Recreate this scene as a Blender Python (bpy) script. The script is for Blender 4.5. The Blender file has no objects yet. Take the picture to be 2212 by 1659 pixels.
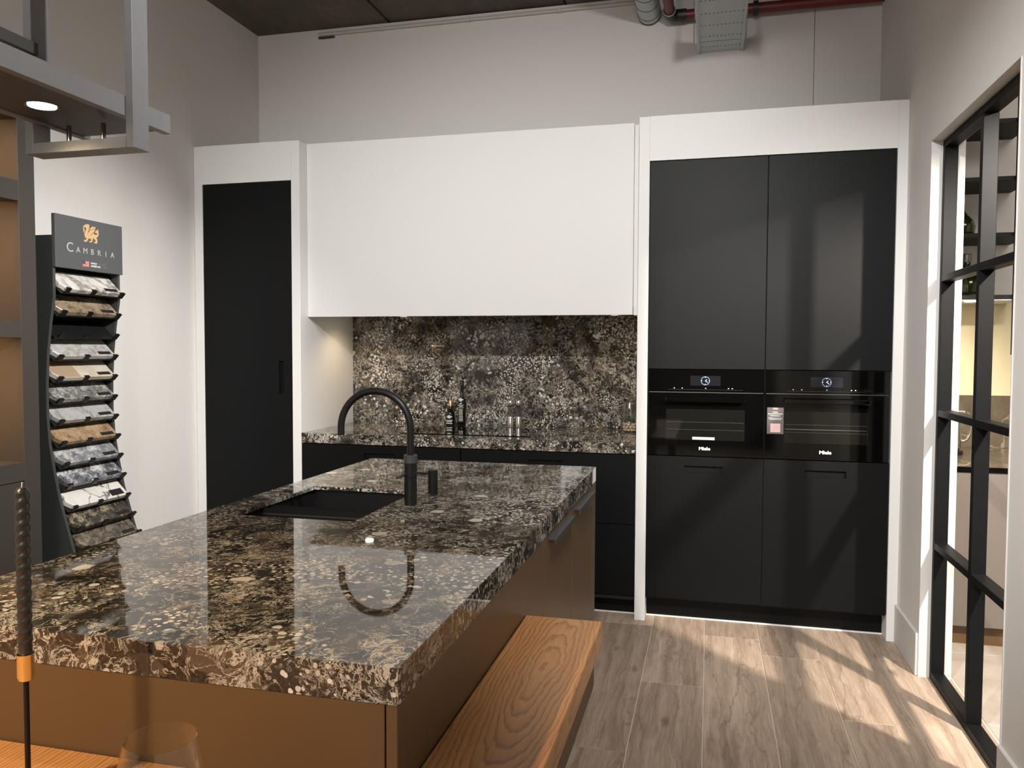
import bpy, bmesh, math, random
from mathutils import Vector, Matrix
from mathutils.geometry import tessellate_polygon
random.seed(7)
scene = bpy.context.scene
COL = scene.collection
R = math.radians
PI = math.pi

# ------------------------------------------------------------------ camera
yaw, pitch, roll, FPX = -0.243800728, -0.0428186729, 0.00403672301, 1716.72
cf = Vector((math.sin(yaw)*math.cos(pitch), math.cos(yaw)*math.cos(pitch), math.sin(pitch)))
cr0 = Vector((math.cos(yaw), -math.sin(yaw), 0)); cu0 = cr0.cross(cf)
cr = math.cos(roll)*cr0 + math.sin(roll)*cu0
cu = -math.sin(roll)*cr0 + math.cos(roll)*cu0
cam_d = bpy.data.cameras.new('camera'); cam = bpy.data.objects.new('camera', cam_d); COL.objects.link(cam)
cam.matrix_world = Matrix(((cr.x, cu.x, -cf.x, 0), (cr.y, cu.y, -cf.y, 0), (cr.z, cu.z, -cf.z, 1.465), (0, 0, 0, 1)))
cam_d.sensor_fit = 'HORIZONTAL'; cam_d.sensor_width = 36; cam_d.lens = FPX*36/2212
cam_d.clip_start = 0.02; cam_d.clip_end = 100
scene.camera = cam

# ------------------------------------------------------------------ world, exposure
vs = scene.view_settings
scene.display_settings.display_device = 'sRGB'
vs.view_transform = 'Standard'; vs.look = 'None'; vs.gamma = 1.0; vs.use_curve_mapping = False
vs.exposure = 0.10
w = bpy.data.worlds.new('world'); scene.world = w; w.use_nodes = True
w.node_tree.nodes['Background'].inputs[0].default_value = (0.9, 0.95, 1.0, 1)
w.node_tree.nodes['Background'].inputs[1].default_value = 0.05

# ------------------------------------------------------------------ lamps
def spot(name, loc, target, power, color, angle, blend, radius):
    d = bpy.data.lights.new(name, 'SPOT'); d.energy = power; d.color = color
    d.spot_size = R(angle); d.spot_blend = blend; d.shadow_soft_size = radius
    o = bpy.data.objects.new(name, d); COL.objects.link(o); o.location = loc
    o.rotation_euler = (Vector(target)-Vector(loc)).to_track_quat('-Z', 'Y').to_euler()
    return o
def area(name, loc, target, power, color, sx, sy):
    d = bpy.data.lights.new(name, 'AREA'); d.energy = power; d.color = color
    d.shape = 'RECTANGLE'; d.size = sx; d.size_y = sy
    o = bpy.data.objects.new(name, d); COL.objects.link(o); o.location = loc
    o.rotation_euler = (Vector(target)-Vector(loc)).to_track_quat('-Z', 'Y').to_euler()
    return o
NEUT = (1.0, 0.985, 0.962)
WARM = (1.0, 0.72, 0.42)
# unseen spots near the ceiling: one inferred key for the niche shadow, others added
spot('unseen_spot', (0.05, 0.02, 3.30), (-0.95, 4.4, 1.50), 500, NEUT, 62, 0.95, 0.03)
spot('unseen_spot', (-2.10, 0.02, 3.30), (-2.35, 4.4, 1.40), 110, NEUT, 58, 1.0, 0.22)  # added wash for the left end of the kitchen wall
spot('unseen_spot', (0.60, 1.60, 3.35), (-1.30, 1.45, 2.35), 150, NEUT, 44, 0.8, 0.03)  # added to brighten the right-hand faces of the hanging rack
spot('unseen_spot', (0.30, 1.2, 3.30), (0.32, 2.7, 0.0), 200, NEUT, 54, 0.9, 0.05)  # added to brighten the aisle floor and the table arm
spot('unseen_spot', (-0.75, 0.30, 3.30), (0.93, 3.8, 1.1), 520, NEUT, 46, 0.95, 0.04)  # unseen spot put in to brighten the right wall
spot('unseen_spot', (0.55, 1.75, 3.18), (-3.08, 3.35, 1.05), 820, NEUT, 44, 0.95, 0.04)  # unseen spot put in to brighten the left wall
# added fill panel behind the camera, stands in for general showroom light
area('fill_panel', (-1.0, -3.6, 2.7), (-1.0, 4.0, 1.9), 75, (1.0, 0.965, 0.92), 3.0, 1.0)
# spot in the neighbouring display, throws the grid shadows through the partition
spot('track_spot_next_room', (1.70, 2.15, 2.55), (0.45, 3.9, 0.3), 600, (1.0, 0.90, 0.79), 84, 0.55, 0.03)
area('fill_panel_next_room', (2.2, 2.0, 3.5), (2.0, 3.2, 0.0), 50, (1.0, 0.94, 0.87), 1.2, 1.2)  # added overhead fill for the neighbouring display
# small downlights built into things
spot('hood_downlight', (-2.12, 4.72, 1.696), (-2.22, 4.74, 0.9), 9.0, WARM, 130, 0.9, 0.02)
spot('hood_downlight', (-0.62, 4.72, 1.696), (-0.60, 4.74, 0.9), 4.0, WARM, 130, 0.9, 0.02)
spot('rack_downlight', (-1.37, 1.405, 1.962), (-1.37, 1.35, 0.9), 12, WARM, 140, 0.8, 0.025)
spot('rack_downlight', (-1.37, 0.50, 1.962), (-1.15, 0.55, 0.9), 88, WARM, 140, 0.8, 0.025)
spot('shelf_downlight_next_room', (1.40, 4.80, 1.728), (1.40, 4.86, 0.9), 0.8, (1.0, 0.80, 0.46), 150, 0.9, 0.02)

# ------------------------------------------------------------------ helpers
WL = {}
class MB:
    def __init__(s): s.bm = bmesh.new()
    def box(s, x0, x1, y0, y1, z0, z1, bev=0.0, seg=1):
        g = bmesh.ops.create_cube(s.bm, size=1.0)['verts']
        bmesh.ops.scale(s.bm, vec=(abs(x1-x0), abs(y1-y0), abs(z1-z0)), verts=g)
        bmesh.ops.translate(s.bm, vec=((x0+x1)/2, (y0+y1)/2, (z0+z1)/2), verts=g)
        if bev > 0:
            es = list({e for v in g for e in v.link_edges})
            bmesh.ops.bevel(s.bm, geom=es, offset=bev, segments=seg, affect='EDGES', profile=0.5)
        return s
    def quad(s, pts):
        vs_ = [s.bm.verts.new(p) for p in pts]; s.bm.faces.new(vs_); return s
    def prism(s, pts, vec):
        """polygon (list of 3D points) extruded by vec"""
        a = [s.bm.verts.new(p) for p in pts]; b = [s.bm.verts.new(Vector(p)+Vector(vec)) for p in pts]
        s.bm.faces.new(a); s.bm.faces.new(list(reversed(b)))
        n = len(pts)
        for i in range(n):
            s.bm.faces.new((a[i], b[i], b[(i+1) % n], a[(i+1) % n]))
        bmesh.ops.recalc_face_normals(s.bm, faces=list({f for v in a+b for f in v.link_faces}))
        return s
    def lathe(s, prof, c=(0, 0, 0), seg=24, axis='Z', closed=False):
        rings = []
        for (r, h) in prof:
            ring = []
            for i in range(seg):
                t = 2*PI*i/seg; a, b = r*math.cos(t), r*math.sin(t)
                p = {'Z': (a, b, h), 'Y': (a, h, b), 'X': (h, a, b)}[axis]
                ring.append(s.bm.verts.new((c[0]+p[0], c[1]+p[1], c[2]+p[2])))
            rings.append(ring)
        fs = []
        for k in range(len(rings)-1):
            for i in range(seg):
                fs.append(s.bm.faces.new((rings[k][i], rings[k][(i+1) % seg], rings[k+1][(i+1) % seg], rings[k+1][i])))
        if closed:
            for i in range(seg):
                fs.append(s.bm.faces.new((rings[-1][i], rings[-1][(i+1) % seg], rings[0][(i+1) % seg], rings[0][i])))
        else:
            fs.append(s.bm.faces.new(rings[0])); fs.append(s.bm.faces.new(rings[-1]))
        for f in fs: f.smooth = len(f.verts) == 4
        bmesh.ops.recalc_face_normals(s.bm, faces=fs)
        return s
    def tube(s, pts, r, seg=12, caps=True):
        pts = [Vector(p) for p in pts]; n = len(pts)
        rs = r if isinstance(r, (list, tuple)) else [r]*n
        t0 = (pts[1]-pts[0]).normalized()
        up = Vector((0, 0, 1)) if abs(t0.z) < 0.9 else Vector((0, 1, 0))
        nrm = t0.cross(up).normalized(); rings = []; fs = []
        for i, p in enumerate(pts):
            t = (pts[min(i+1, n-1)]-pts[max(i-1, 0)]).normalized()
            nrm = (nrm - t*nrm.dot(t)).normalized(); b = t.cross(nrm)
            rings.append([s.bm.verts.new(p+(nrm*math.cos(2*PI*k/seg)+b*math.sin(2*PI*k/seg))*rs[i]) for k in range(seg)])
        for i in range(n-1):
            for k in range(seg):
                f = s.bm.faces.new((rings[i][k], rings[i][(k+1) % seg], rings[i+1][(k+1) % seg], rings[i+1][k])); f.smooth = True; fs.append(f)
        if caps:
            fs.append(s.bm.faces.new(rings[0])); fs.append(s.bm.faces.new(rings[-1]))
        bmesh.ops.recalc_face_normals(s.bm, faces=fs)
        return s
    def build(s, name, mat, parent=None, origin=None):
        """vertices are in world space; origin only matters for top-level meshes"""
        if parent is not None: o0 = WL[parent]
        else: o0 = Vector(origin) if origin is not None else Vector((0, 0, 0))
        bmesh.ops.translate(s.bm, vec=-o0, verts=s.bm.verts)
        me = bpy.data.meshes.new(name); s.bm.to_mesh(me); s.bm.free()
        if any(p.use_smooth for p in me.polygons): me.set_sharp_from_angle(angle=R(38))
        if mat: me.materials.append(mat)
        o = bpy.data.objects.new(name, me); COL.objects.link(o)
        if parent is not None: o.parent = parent
        else: o.location = o0
        WL[o] = o0
        return o
def tag(o, label, cat, group=None):
    o['label'] = label; o['category'] = cat
    if group: o['group'] = group
    return o
def thing(name, loc, label, cat, group=None):
    o = bpy.data.objects.new(name, None); COL.objects.link(o); o.location = loc; o.empty_display_size = 0.05
    WL[o] = Vector(loc)
    return tag(o, label, cat, group)
def struct(name, loc=(0, 0, 0)):
    o = bpy.data.objects.new(name, None); COL.objects.link(o); o.location = loc; WL[o] = Vector(loc); o['kind'] = 'structure'
    return o
def stru(o): o['kind'] = 'structure'; return o
def copy_tree(o, parent=None):
    c = o.copy(); COL.objects.link(c)
    if parent: c.parent = parent
    for ch in o.children: copy_tree(ch, c)
    return c
def text(body, size, loc, rot, mat, name, parent, extrude=0.0006, offset=0.0, align='CENTER', spacing=1.0, sx=1.0):
    cu_ = bpy.data.curves.new(name, 'FONT'); cu_.body = body; cu_.size = size; cu_.align_x = align; cu_.align_y = 'CENTER'
    cu_.extrude = extrude; cu_.offset = offset; cu_.space_character = spacing; cu_.resolution_u = 5
    t = bpy.data.objects.new(name+'_tmp', cu_); COL.objects.link(t)
    bpy.context.view_layer.update()
    dg = bpy.context.evaluated_depsgraph_get()
    me = bpy.data.meshes.new_from_object(t.evaluated_get(dg)); me.name = name
    bpy.data.objects.remove(t); bpy.data.curves.remove(cu_)
    me.transform(Matrix.Translation(Vector(loc)-WL[parent]) @ rot.to_4x4() @ Matrix.Diagonal((sx, 1, 1, 1)))
    me.materials.clear(); me.materials.append(mat)
    o = bpy.data.objects.new(name, me); COL.objects.link(o); o.parent = parent; WL[o] = WL[parent]
    return o
FRONT = Matrix(((1, 0, 0), (0, 0, -1), (0, 1, 0)))          # text read from the -y side
FACE_X = Matrix(((0, 0, 1), (1, 0, 0), (0, 1, 0)))          # text read from the +x side

# ------------------------------------------------------------------ materials
def mat_new(name):
    m = bpy.data.materials.new(name); m.use_nodes = True
    nt = m.node_tree; b = nt.nodes['Principled BSDF']
    return m, nt, b
def N(nt, t, **kw):
    n = nt.nodes.new(t)
    for k, v in kw.items(): setattr(n, k, v)
    return n
def L(nt, a, b): nt.links.new(a, b)
def ramp(nt, fac, stops, interp='LINEAR'):
    n = N(nt, 'ShaderNodeValToRGB'); n.color_ramp.interpolation = interp
    el = n.color_ramp.elements
    while len(el) < len(stops): el.new(0.5)
    for e, (p, c) in zip(el, stops):
        e.position = p; e.color = (c[0], c[1], c[2], 1) if not isinstance(c, (int, float)) else (c, c, c, 1)
    L(nt, fac, n.inputs['Fac']); return n.outputs['Color']
def mixc(nt, fac, a, b):
    n = N(nt, 'ShaderNodeMix', data_type='RGBA')
    for s, v in ((n.inputs['Factor'], fac), (n.inputs['A'], a), (n.inputs['B'], b)):
        pass
    ins = {i.identifier: i for i in n.inputs}
    for key, v in (('Factor_Float', fac), ('A_Color', a), ('B_Color', b)):
        if hasattr(v, 'is_output'): L(nt, v, ins[key])
        elif isinstance(v, (int, float)): ins[key].default_value = v
        else: ins[key].default_value = (v[0], v[1], v[2], 1)
    return [o for o in n.outputs if o.identifier == 'Result_Color'][0]
def math_(nt, op, a, b=None, c=None, clamp=False):
    n = N(nt, 'ShaderNodeMath', operation=op); n.use_clamp = clamp
    for i, v in enumerate((a, b, c)):
        if v is None: continue
        if hasattr(v, 'is_output'): L(nt, v, n.inputs[i])
        else: n.inputs[i].default_value = v
    return n.outputs[0]
def vmath(nt, op, a, b=None, scale=None):
    n = N(nt, 'ShaderNodeVectorMath', operation=op)
    for i, v in enumerate((a, b)):
        if v is None: continue
        if hasattr(v, 'is_output'): L(nt, v, n.inputs[i])
        else: n.inputs[i].default_value = v
    if scale is not None: n.inputs['Scale'].default_value = scale
    return n.outputs[0]
def coords(nt): return N(nt, 'ShaderNodeTexCoord').outputs['Object']
def mapping(nt, v, scale=(1, 1, 1), loc=(0, 0, 0), rot=(0, 0, 0)):
    n = N(nt, 'ShaderNodeMapping'); n.inputs['Scale'].default_value = scale; n.inputs['Location'].default_value = loc
    n.inputs['Rotation'].default_value = rot
    L(nt, v, n.inputs['Vector']); return n.outputs[0]
def noise(nt, v, scale, detail=3, rough=0.5, dist=0.0, out='Fac'):
    n = N(nt, 'ShaderNodeTexNoise'); n.inputs['Scale'].default_value = scale; n.inputs['Detail'].default_value = detail
    n.inputs['Roughness'].default_value = rough; n.inputs['Distortion'].default_value = dist
    if v is not None: L(nt, v, n.inputs['Vector'])
    return n.outputs[out]
def vor(nt, v, scale, feature='F1', rnd=1.0):
    n = N(nt, 'ShaderNodeTexVoronoi', feature=feature); n.inputs['Scale'].default_value = scale
    n.inputs['Randomness'].default_value = rnd
    L(nt, v, n.inputs['Vector']); return n
def bump(nt, b, h, strength, dist):
    n = N(nt, 'ShaderNodeBump'); n.inputs['Strength'].default_value = strength; n.inputs['Distance'].default_value = dist
    L(nt, h, n.inputs['Height']); L(nt, n.outputs[0], b.inputs['Normal'])
def plain(name, col, rough=0.5, metal=0.0, spec=0.5, grain=0.04, gscale=60, coat=0.0, bumpy=0.0):
    m, nt, b = mat_new(name)
    v = coords(nt); f = noise(nt, v, gscale, 4)
    c = mixc(nt, f, [x*(1-grain) for x in col], [min(1, x*(1+grain)) for x in col])
    L(nt, c, b.inputs['Base Color'])
    b.inputs['Roughness'].default_value = rough; b.inputs['Metallic'].default_value = metal
    b.inputs['Specular IOR Level'].default_value = spec; b.inputs['Coat Weight'].default_value = coat
    if bumpy: bump(nt, b, f, bumpy, 0.002)
    return m
def emit(name, col, strength):
    m, nt, b = mat_new(name)
    b.inputs['Base Color'].default_value = (*col, 1); b.inputs['Emission Color'].default_value = (*col, 1)
    b.inputs['Emission Strength'].default_value = strength
    return m
def glass_mat(name, col=(1, 1, 1), ior=1.3):
    """thin-walled glass: clear pass-through plus a Fresnel reflection"""
    m, nt, b = mat_new(name)
    nt.nodes.remove(b)
    tr = N(nt, 'ShaderNodeBsdfTransparent'); tr.inputs['Color'].default_value = (*col, 1)
    gl = N(nt, 'ShaderNodeBsdfGlossy'); gl.inputs['Roughness'].default_value = 0.02
    lw = N(nt, 'ShaderNodeLayerWeight'); lw.inputs['Blend'].default_value = 0.5
    fc = math_(nt, 'MULTIPLY_ADD', math_(nt, 'POWER', lw.outputs['Facing'], 3.0), 0.75, (ior-1)*0.1)
    mx = N(nt, 'ShaderNodeMixShader'); L(nt, fc, mx.inputs[0]); L(nt, tr.outputs[0], mx.inputs[1]); L(nt, gl.outputs[0], mx.inputs[2])
    L(nt, mx.outputs[0], nt.nodes['Material Output'].inputs['Surface'])
    return m

M = {}
M['wall'] = plain('wall_paint', (0.70, 0.675, 0.645), 0.75, grain=0.02, gscale=25, bumpy=0.02)
M['white'] = plain('white_lacquer', (0.76, 0.755, 0.74), 0.5, grain=0.01)
M['trim'] = plain('trim_paint', (0.62, 0.605, 0.585), 0.5, grain=0.01)
M['black'] = plain('matt_black_laminate', (0.0045, 0.0047, 0.0051), 0.46, grain=0.06, gscale=220, spec=0.15)
M['black_in'] = plain('black_recess', (0.004, 0.004, 0.004), 0.7)
M['black_metal'] = plain('black_metal', (0.009, 0.009, 0.0095), 0.36, spec=0.3, grain=0.1)
M['steel_black'] = plain('black_painted_steel', (0.006, 0.0063, 0.0067), 0.50, spec=0.12, grain=0.25, gscale=45, bumpy=0.05)
M['rack_metal'] = plain('graphite_metal', (0.19, 0.192, 0.20), 0.45, metal=0.0, spec=0.3, grain=0.06)
M['rack_panel'] = plain('graphite_panel', (0.05, 0.048, 0.045), 0.5, grain=0.1)
M['pull'] = plain('dark_pull_metal', (0.05, 0.05, 0.052), 0.4, spec=0.4)
M['brown'] = plain('bronze_lacquer', (0.118, 0.068, 0.029), 0.40, grain=0.03, gscale=300, spec=0.45)
M['shelf_brown'] = plain('taupe_lacquer', (0.043, 0.036, 0.030), 0.5, grain=0.03)
M['niche'] = plain('niche_back', (0.52, 0.29, 0.13), 0.6, grain=0.08, gscale=8)
M['oven_glass'] = plain('oven_black_glass', (0.002, 0.002, 0.002), 0.04, spec=0.5, grain=0.0)
M['oven_window'] = plain('oven_window_glass', (0.008, 0.008, 0.0065), 0.03, spec=0.45, grain=0.1, gscale=9)
M['hob'] = plain('induction_glass', (0.003, 0.003, 0.003), 0.03, spec=0.6, grain=0.0)
M['steel'] = plain('brushed_steel', (0.62, 0.58, 0.55), 0.18, metal=1.0, grain=0.03)
M['dark_steel'] = plain('dark_steel', (0.20, 0.20, 0.20), 0.3, metal=1.0, grain=0.03)
M['galv'] = plain('galvanised_sheet', (0.50, 0.53, 0.54), 0.5, metal=0.35, grain=0.08, gscale=30)
M['red'] = plain('red_pipe_paint', (0.16, 0.018, 0.016), 0.45, grain=0.08)
M['fitting'] = plain('dark_fitting', (0.02, 0.02, 0.02), 0.45, grain=0.15)
M['brass'] = plain('polished_brass', (1.0, 0.88, 0.52), 0.22, metal=1.0, grain=0.02)
M['candle'] = plain('candle_wax', (0.024, 0.022, 0.019), 0.25, grain=0.15, spec=0.9)
M['sink'] = plain('black_composite', (0.008, 0.008, 0.0085), 0.45, spec=0.3, grain=0.3, gscale=600)
M['sink_lit'] = plain('lit_black_composite', (0.035, 0.035, 0.034), 0.5)  # paler sink colour: light on the divider top painted in
M['grey_panel'] = plain('taupe_front', (0.15, 0.128, 0.112), 0.5, grain=0.02)
M['cream_wall'] = plain('cream_wall_paint', (0.70, 0.63, 0.40), 0.7, grain=0.02)
M['header'] = plain('header_board', (0.075, 0.077, 0.08), 0.6, grain=0.05, gscale=200)
M['gold_print'] = plain('gold_print', (0.56, 0.37, 0.16), 0.5, grain=0.15, gscale=200)
M['silver_print'] = plain('silver_print', (0.42, 0.42, 0.41), 0.5)
M['white_print'] = plain('white_print', (0.75, 0.75, 0.75), 0.5, grain=0.0)
M['dim_print'] = plain('dim_print', (0.15, 0.15, 0.152), 0.6)
M['tower'] = plain('tower_black_sheet', (0.045, 0.047, 0.046), 0.32, spec=0.5, grain=0.1)
M['red_print'] = plain('red_print', (0.50, 0.12, 0.11), 0.5)
M['pink_print'] = plain('pale_print', (0.62, 0.40, 0.38), 0.5)
M['blue_print'] = plain('blue_print', (0.05, 0.06, 0.16), 0.5)
M['tag_grey'] = plain('tag_card', (0.11, 0.10, 0.095), 0.4)
M['bottle'] = plain('black_bottle_glass', (0.004, 0.004, 0.004), 0.06, spec=0.6, grain=0.0)
M['gold_foil'] = plain('gold_foil', (0.80, 0.52, 0.16), 0.3, metal=0.8)
M['green_print'] = plain('olive_print', (0.25, 0.27, 0.17), 0.5)
M['glass'] = glass_mat('clear_glass', (0.95, 0.96, 0.95), 1.6)
M['green_glass'] = glass_mat('green_bottle_glass', (0.50, 0.53, 0.38), 1.4)
M['pebble'] = plain('pale_pebble', (0.62, 0.47, 0.33), 0.5, grain=0.25, gscale=90)
M['plant'] = plain('plant_green', (0.05, 0.085, 0.05), 0.6, grain=0.3)
M['kettle'] = plain('chromed_steel', (0.75, 0.70, 0.62), 0.1, metal=1.0)
M['joint'] = plain('floor_joint_filler', (0.72, 0.62, 0.52), 0.8)
M['screen'] = emit('display_clock', (0.62, 0.78, 0.95), 1.1)
M['screen_dim'] = emit('display_ring', (0.25, 0.38, 0.55), 0.45)
M['screen_bg'] = plain('display_glass', (0.012, 0.012, 0.016), 0.05)
M['led'] = emit('lamp_lens', (1.0, 0.88, 0.66), 30)
M['conduit'] = plain('conduit_paint', (0.55, 0.52, 0.48), 0.6)

def concrete():
    m, nt, b = mat_new('raw_concrete')
    v = coords(nt)
    f = noise(nt, mapping(nt, v, (1, 0.35, 1)), 5, 6, 0.65)
    g = noise(nt, v, 60, 3)
    c = ramp(nt, f, [(0.3, (0.07, 0.058, 0.042)), (0.55, (0.11, 0.093, 0.069)), (0.75, (0.155, 0.135, 0.104))])
    L(nt, c, b.inputs['Base Color']); b.inputs['Roughness'].default_value = 0.85
    bump(nt, b, g, 0.2, 0.003)
    return m
M['concrete'] = concrete()

def quartz():
    m, nt, b = mat_new('dark_quartz')
    v = coords(nt)
    def cent(c_): return vmath(nt, 'SUBTRACT', c_, (0.5, 0.5, 0.5))
    w1 = cent(noise(nt, v, 6, 3, 0.6, out='Color'))
    w2 = cent(noise(nt, v, 30, 3, 0.6, out='Color'))
    vw = vmath(nt, 'ADD', v, vmath(nt, 'SCALE', w1, scale=0.14))
    vw = vmath(nt, 'ADD', vw, vmath(nt, 'SCALE', w2, scale=0.035))
    # dark stones in a brown to black matrix
    st = vor(nt, vw, 17)
    sep = N(nt, 'ShaderNodeSeparateColor'); L(nt, st.outputs['Color'], sep.inputs[0])
    base = ramp(nt, sep.outputs[0], [(0.0, (0.007, 0.0065, 0.006)), (0.25, (0.020, 0.017, 0.014)), (0.45, (0.038, 0.031, 0.024)),
                                     (0.62, (0.014, 0.014, 0.015)), (0.80, (0.055, 0.045, 0.036)), (0.93, (0.095, 0.065, 0.040)), (1.0, (0.085, 0.075, 0.066))])
    fine = noise(nt, v, 150, 4, 0.75)
    base = mixc(nt, ramp(nt, fine, [(0.45, 0.0), (0.80, 0.6)]), base, (0.12, 0.106, 0.088))
    col = base
    # wispy cream veins: thin contour lines of warped noise, in patches
    def wisp(scale, width, loc, amp, patch_scale, p0, p1, colr):
        nonlocal col
        n_ = noise(nt, mapping(nt, vw, loc=loc), scale, 5, 0.62, 0.9)
        d_ = math_(nt, 'ABSOLUTE', math_(nt, 'SUBTRACT', n_, 0.5))
        line = ramp(nt, d_, [(0.0, amp), (width*0.45, amp*0.8), (width, 0.0)])
        pt_ = ramp(nt, noise(nt, mapping(nt, v, loc=loc), patch_scale, 3, 0.6), [(p0, 0.0), (p1, 1.0)])
        col = mixc(nt, math_(nt, 'MULTIPLY', line, pt_), col, colr)
    wisp(20, 0.025, (1, 2, 3), 1.0, 7, 0.46, 0.58, (0.56, 0.51, 0.44))
    wisp(27, 0.024, (4, 1, 7), 0.95, 8, 0.47, 0.58, (0.59, 0.55, 0.48))
    wisp(13, 0.015, (8, 3, 1), 0.9, 5, 0.42, 0.55, (0.44, 0.39, 0.32))
    # clustered white grains
    def grains(scale, r0, frac, loc, c0, c1, wob):
        nonlocal col
        gv = vor(nt, mapping(nt, vmath(nt, 'ADD', v, vmath(nt, 'SCALE', w2, scale=wob)), loc=loc), scale)
        sp = N(nt, 'ShaderNodeSeparateColor'); L(nt, gv.outputs['Color'], sp.inputs[0])
        gm = math_(nt, 'MULTIPLY', ramp(nt, gv.outputs['Distance'], [(r0, 1.0), (r0+0.06, 0.0)]), ramp(nt, sp.outputs[1], [(1-frac, 0.0), (1-frac+0.01, 1.0)]))
        cl = ramp(nt, noise(nt, mapping(nt, v, loc=loc), 4.0, 2), [(c0, 0.0), (c1, 1.0)])
        gc = mixc(nt, sp.outputs[2], (0.76, 0.74, 0.70), (0.55, 0.50, 0.43))
        col = mixc(nt, math_(nt, 'MULTIPLY', gm, cl), col, gc)
    grains(75, 0.33, 0.60, (5, 7, 1), 0.50, 0.58, 0.012)
    grains(44, 0.36, 0.30, (2, 9, 4), 0.52, 0.60, 0.020)
    # rare large pale pebbles
    lg = vor(nt, vmath(nt, 'ADD', v, vmath(nt, 'SCALE', w2, scale=0.03)), 17)
    spl = N(nt, 'ShaderNodeSeparateColor'); L(nt, lg.outputs['Color'], spl.inputs[0])
    lm = math_(nt, 'MULTIPLY', ramp(nt, lg.outputs['Distance'], [(0.34, 1.0), (0.38, 0.0)]), ramp(nt, spl.outputs[2], [(0.984, 0.0), (0.986, 1.0)]))
    col = mixc(nt, lm, col, (0.66, 0.60, 0.52))
    L(nt, col, b.inputs['Base Color'])
    b.inputs['Roughness'].default_value = 0.03; b.inputs['IOR'].default_value = 1.55
    return m
M['quartz'] = quartz()

def sample_stone(name, a, b_, c, scale=14, vein=0.3, vcol=None, vscale=9, vwid=0.05):
    m, nt, b = mat_new(name)
    v = coords(nt)
    w1 = vmath(nt, 'SUBTRACT', noise(nt, v, 12, 3, 0.6, out='Color'), (0.5, 0.5, 0.5))
    vw = vmath(nt, 'ADD', v, vmath(nt, 'SCALE', w1, scale=0.12))
    f = noise(nt, vw, scale*1.7, 7, 0.72, 0.4)
    col = ramp(nt, f, [(0.36, a), (0.5, b_), (0.62, c)])
    if vcol:
        e = vor(nt, vw, vscale, 'DISTANCE_TO_EDGE')
        mk = ramp(nt, e.outputs['Distance'], [(0.0, vein), (vwid, 0.0)])
        col = mixc(nt, mk, col, vcol)
    L(nt, col, b.inputs['Base Color']); b.inputs['Roughness'].default_value = 0.25
    return m

def oak(name, light, dark, ring_scale, axis_off, stretch, rough=0.38):
    """flat-sawn oak: stretched growth rings round an axis along y"""
    m, nt, b = mat_new(name)
    v = coords(nt)
    off = vmath(nt, 'SUBTRACT', v, axis_off)
    wob = vmath(nt, 'SCALE', vmath(nt, 'SUBTRACT', noise(nt, mapping(nt, v, (4, 1.2, 4)), 3, 4, 0.6, out='Color'), (0.5, 0.5, 0.5)), scale=0.045)
    off = vmath(nt, 'ADD', off, wob)
    p = mapping(nt, off, (1, stretch, 1.0))
    ln = N(nt, 'ShaderNodeVectorMath', operation='LENGTH'); L(nt, p, ln.inputs[0])
    rr = math_(nt, 'MULTIPLY', ln.outputs['Value'], ring_scale)
    fr = math_(nt, 'FRACT', rr)
    saw = ramp(nt, fr, [(0.0, 0.05), (0.55, 0.3), (0.82, 1.0), (0.93, 0.55), (1.0, 0.05)])
    pores = noise(nt, mapping(nt, v, (220, 7, 220)), 1.0, 4, 0.7)
    big = noise(nt, mapping(nt, v, (5, 1, 5)), 1.5, 3)
    fac = math_(nt, 'MULTIPLY_ADD', ramp(nt, pores, [(0.4, 0.0), (0.75, 0.7)]), 0.45, math_(nt, 'MULTIPLY', saw, 0.6))
    fac = math_(nt, 'MULTIPLY_ADD', big, 0.35, math_(nt, 'SUBTRACT', fac, 0.15), clamp=True)
    c = mixc(nt, fac, light, dark)
    L(nt, c, b.inputs['Base Color']); b.inputs['Roughness'].default_value = rough
    bump(nt, b, fac, 0.08, 0.001)
    return m
M['oak'] = oak('oiled_oak', (0.56, 0.275, 0.10), (0.20, 0.080, 0.028), 105, (0.550, 0.92, 0.728), 0.155)

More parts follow.
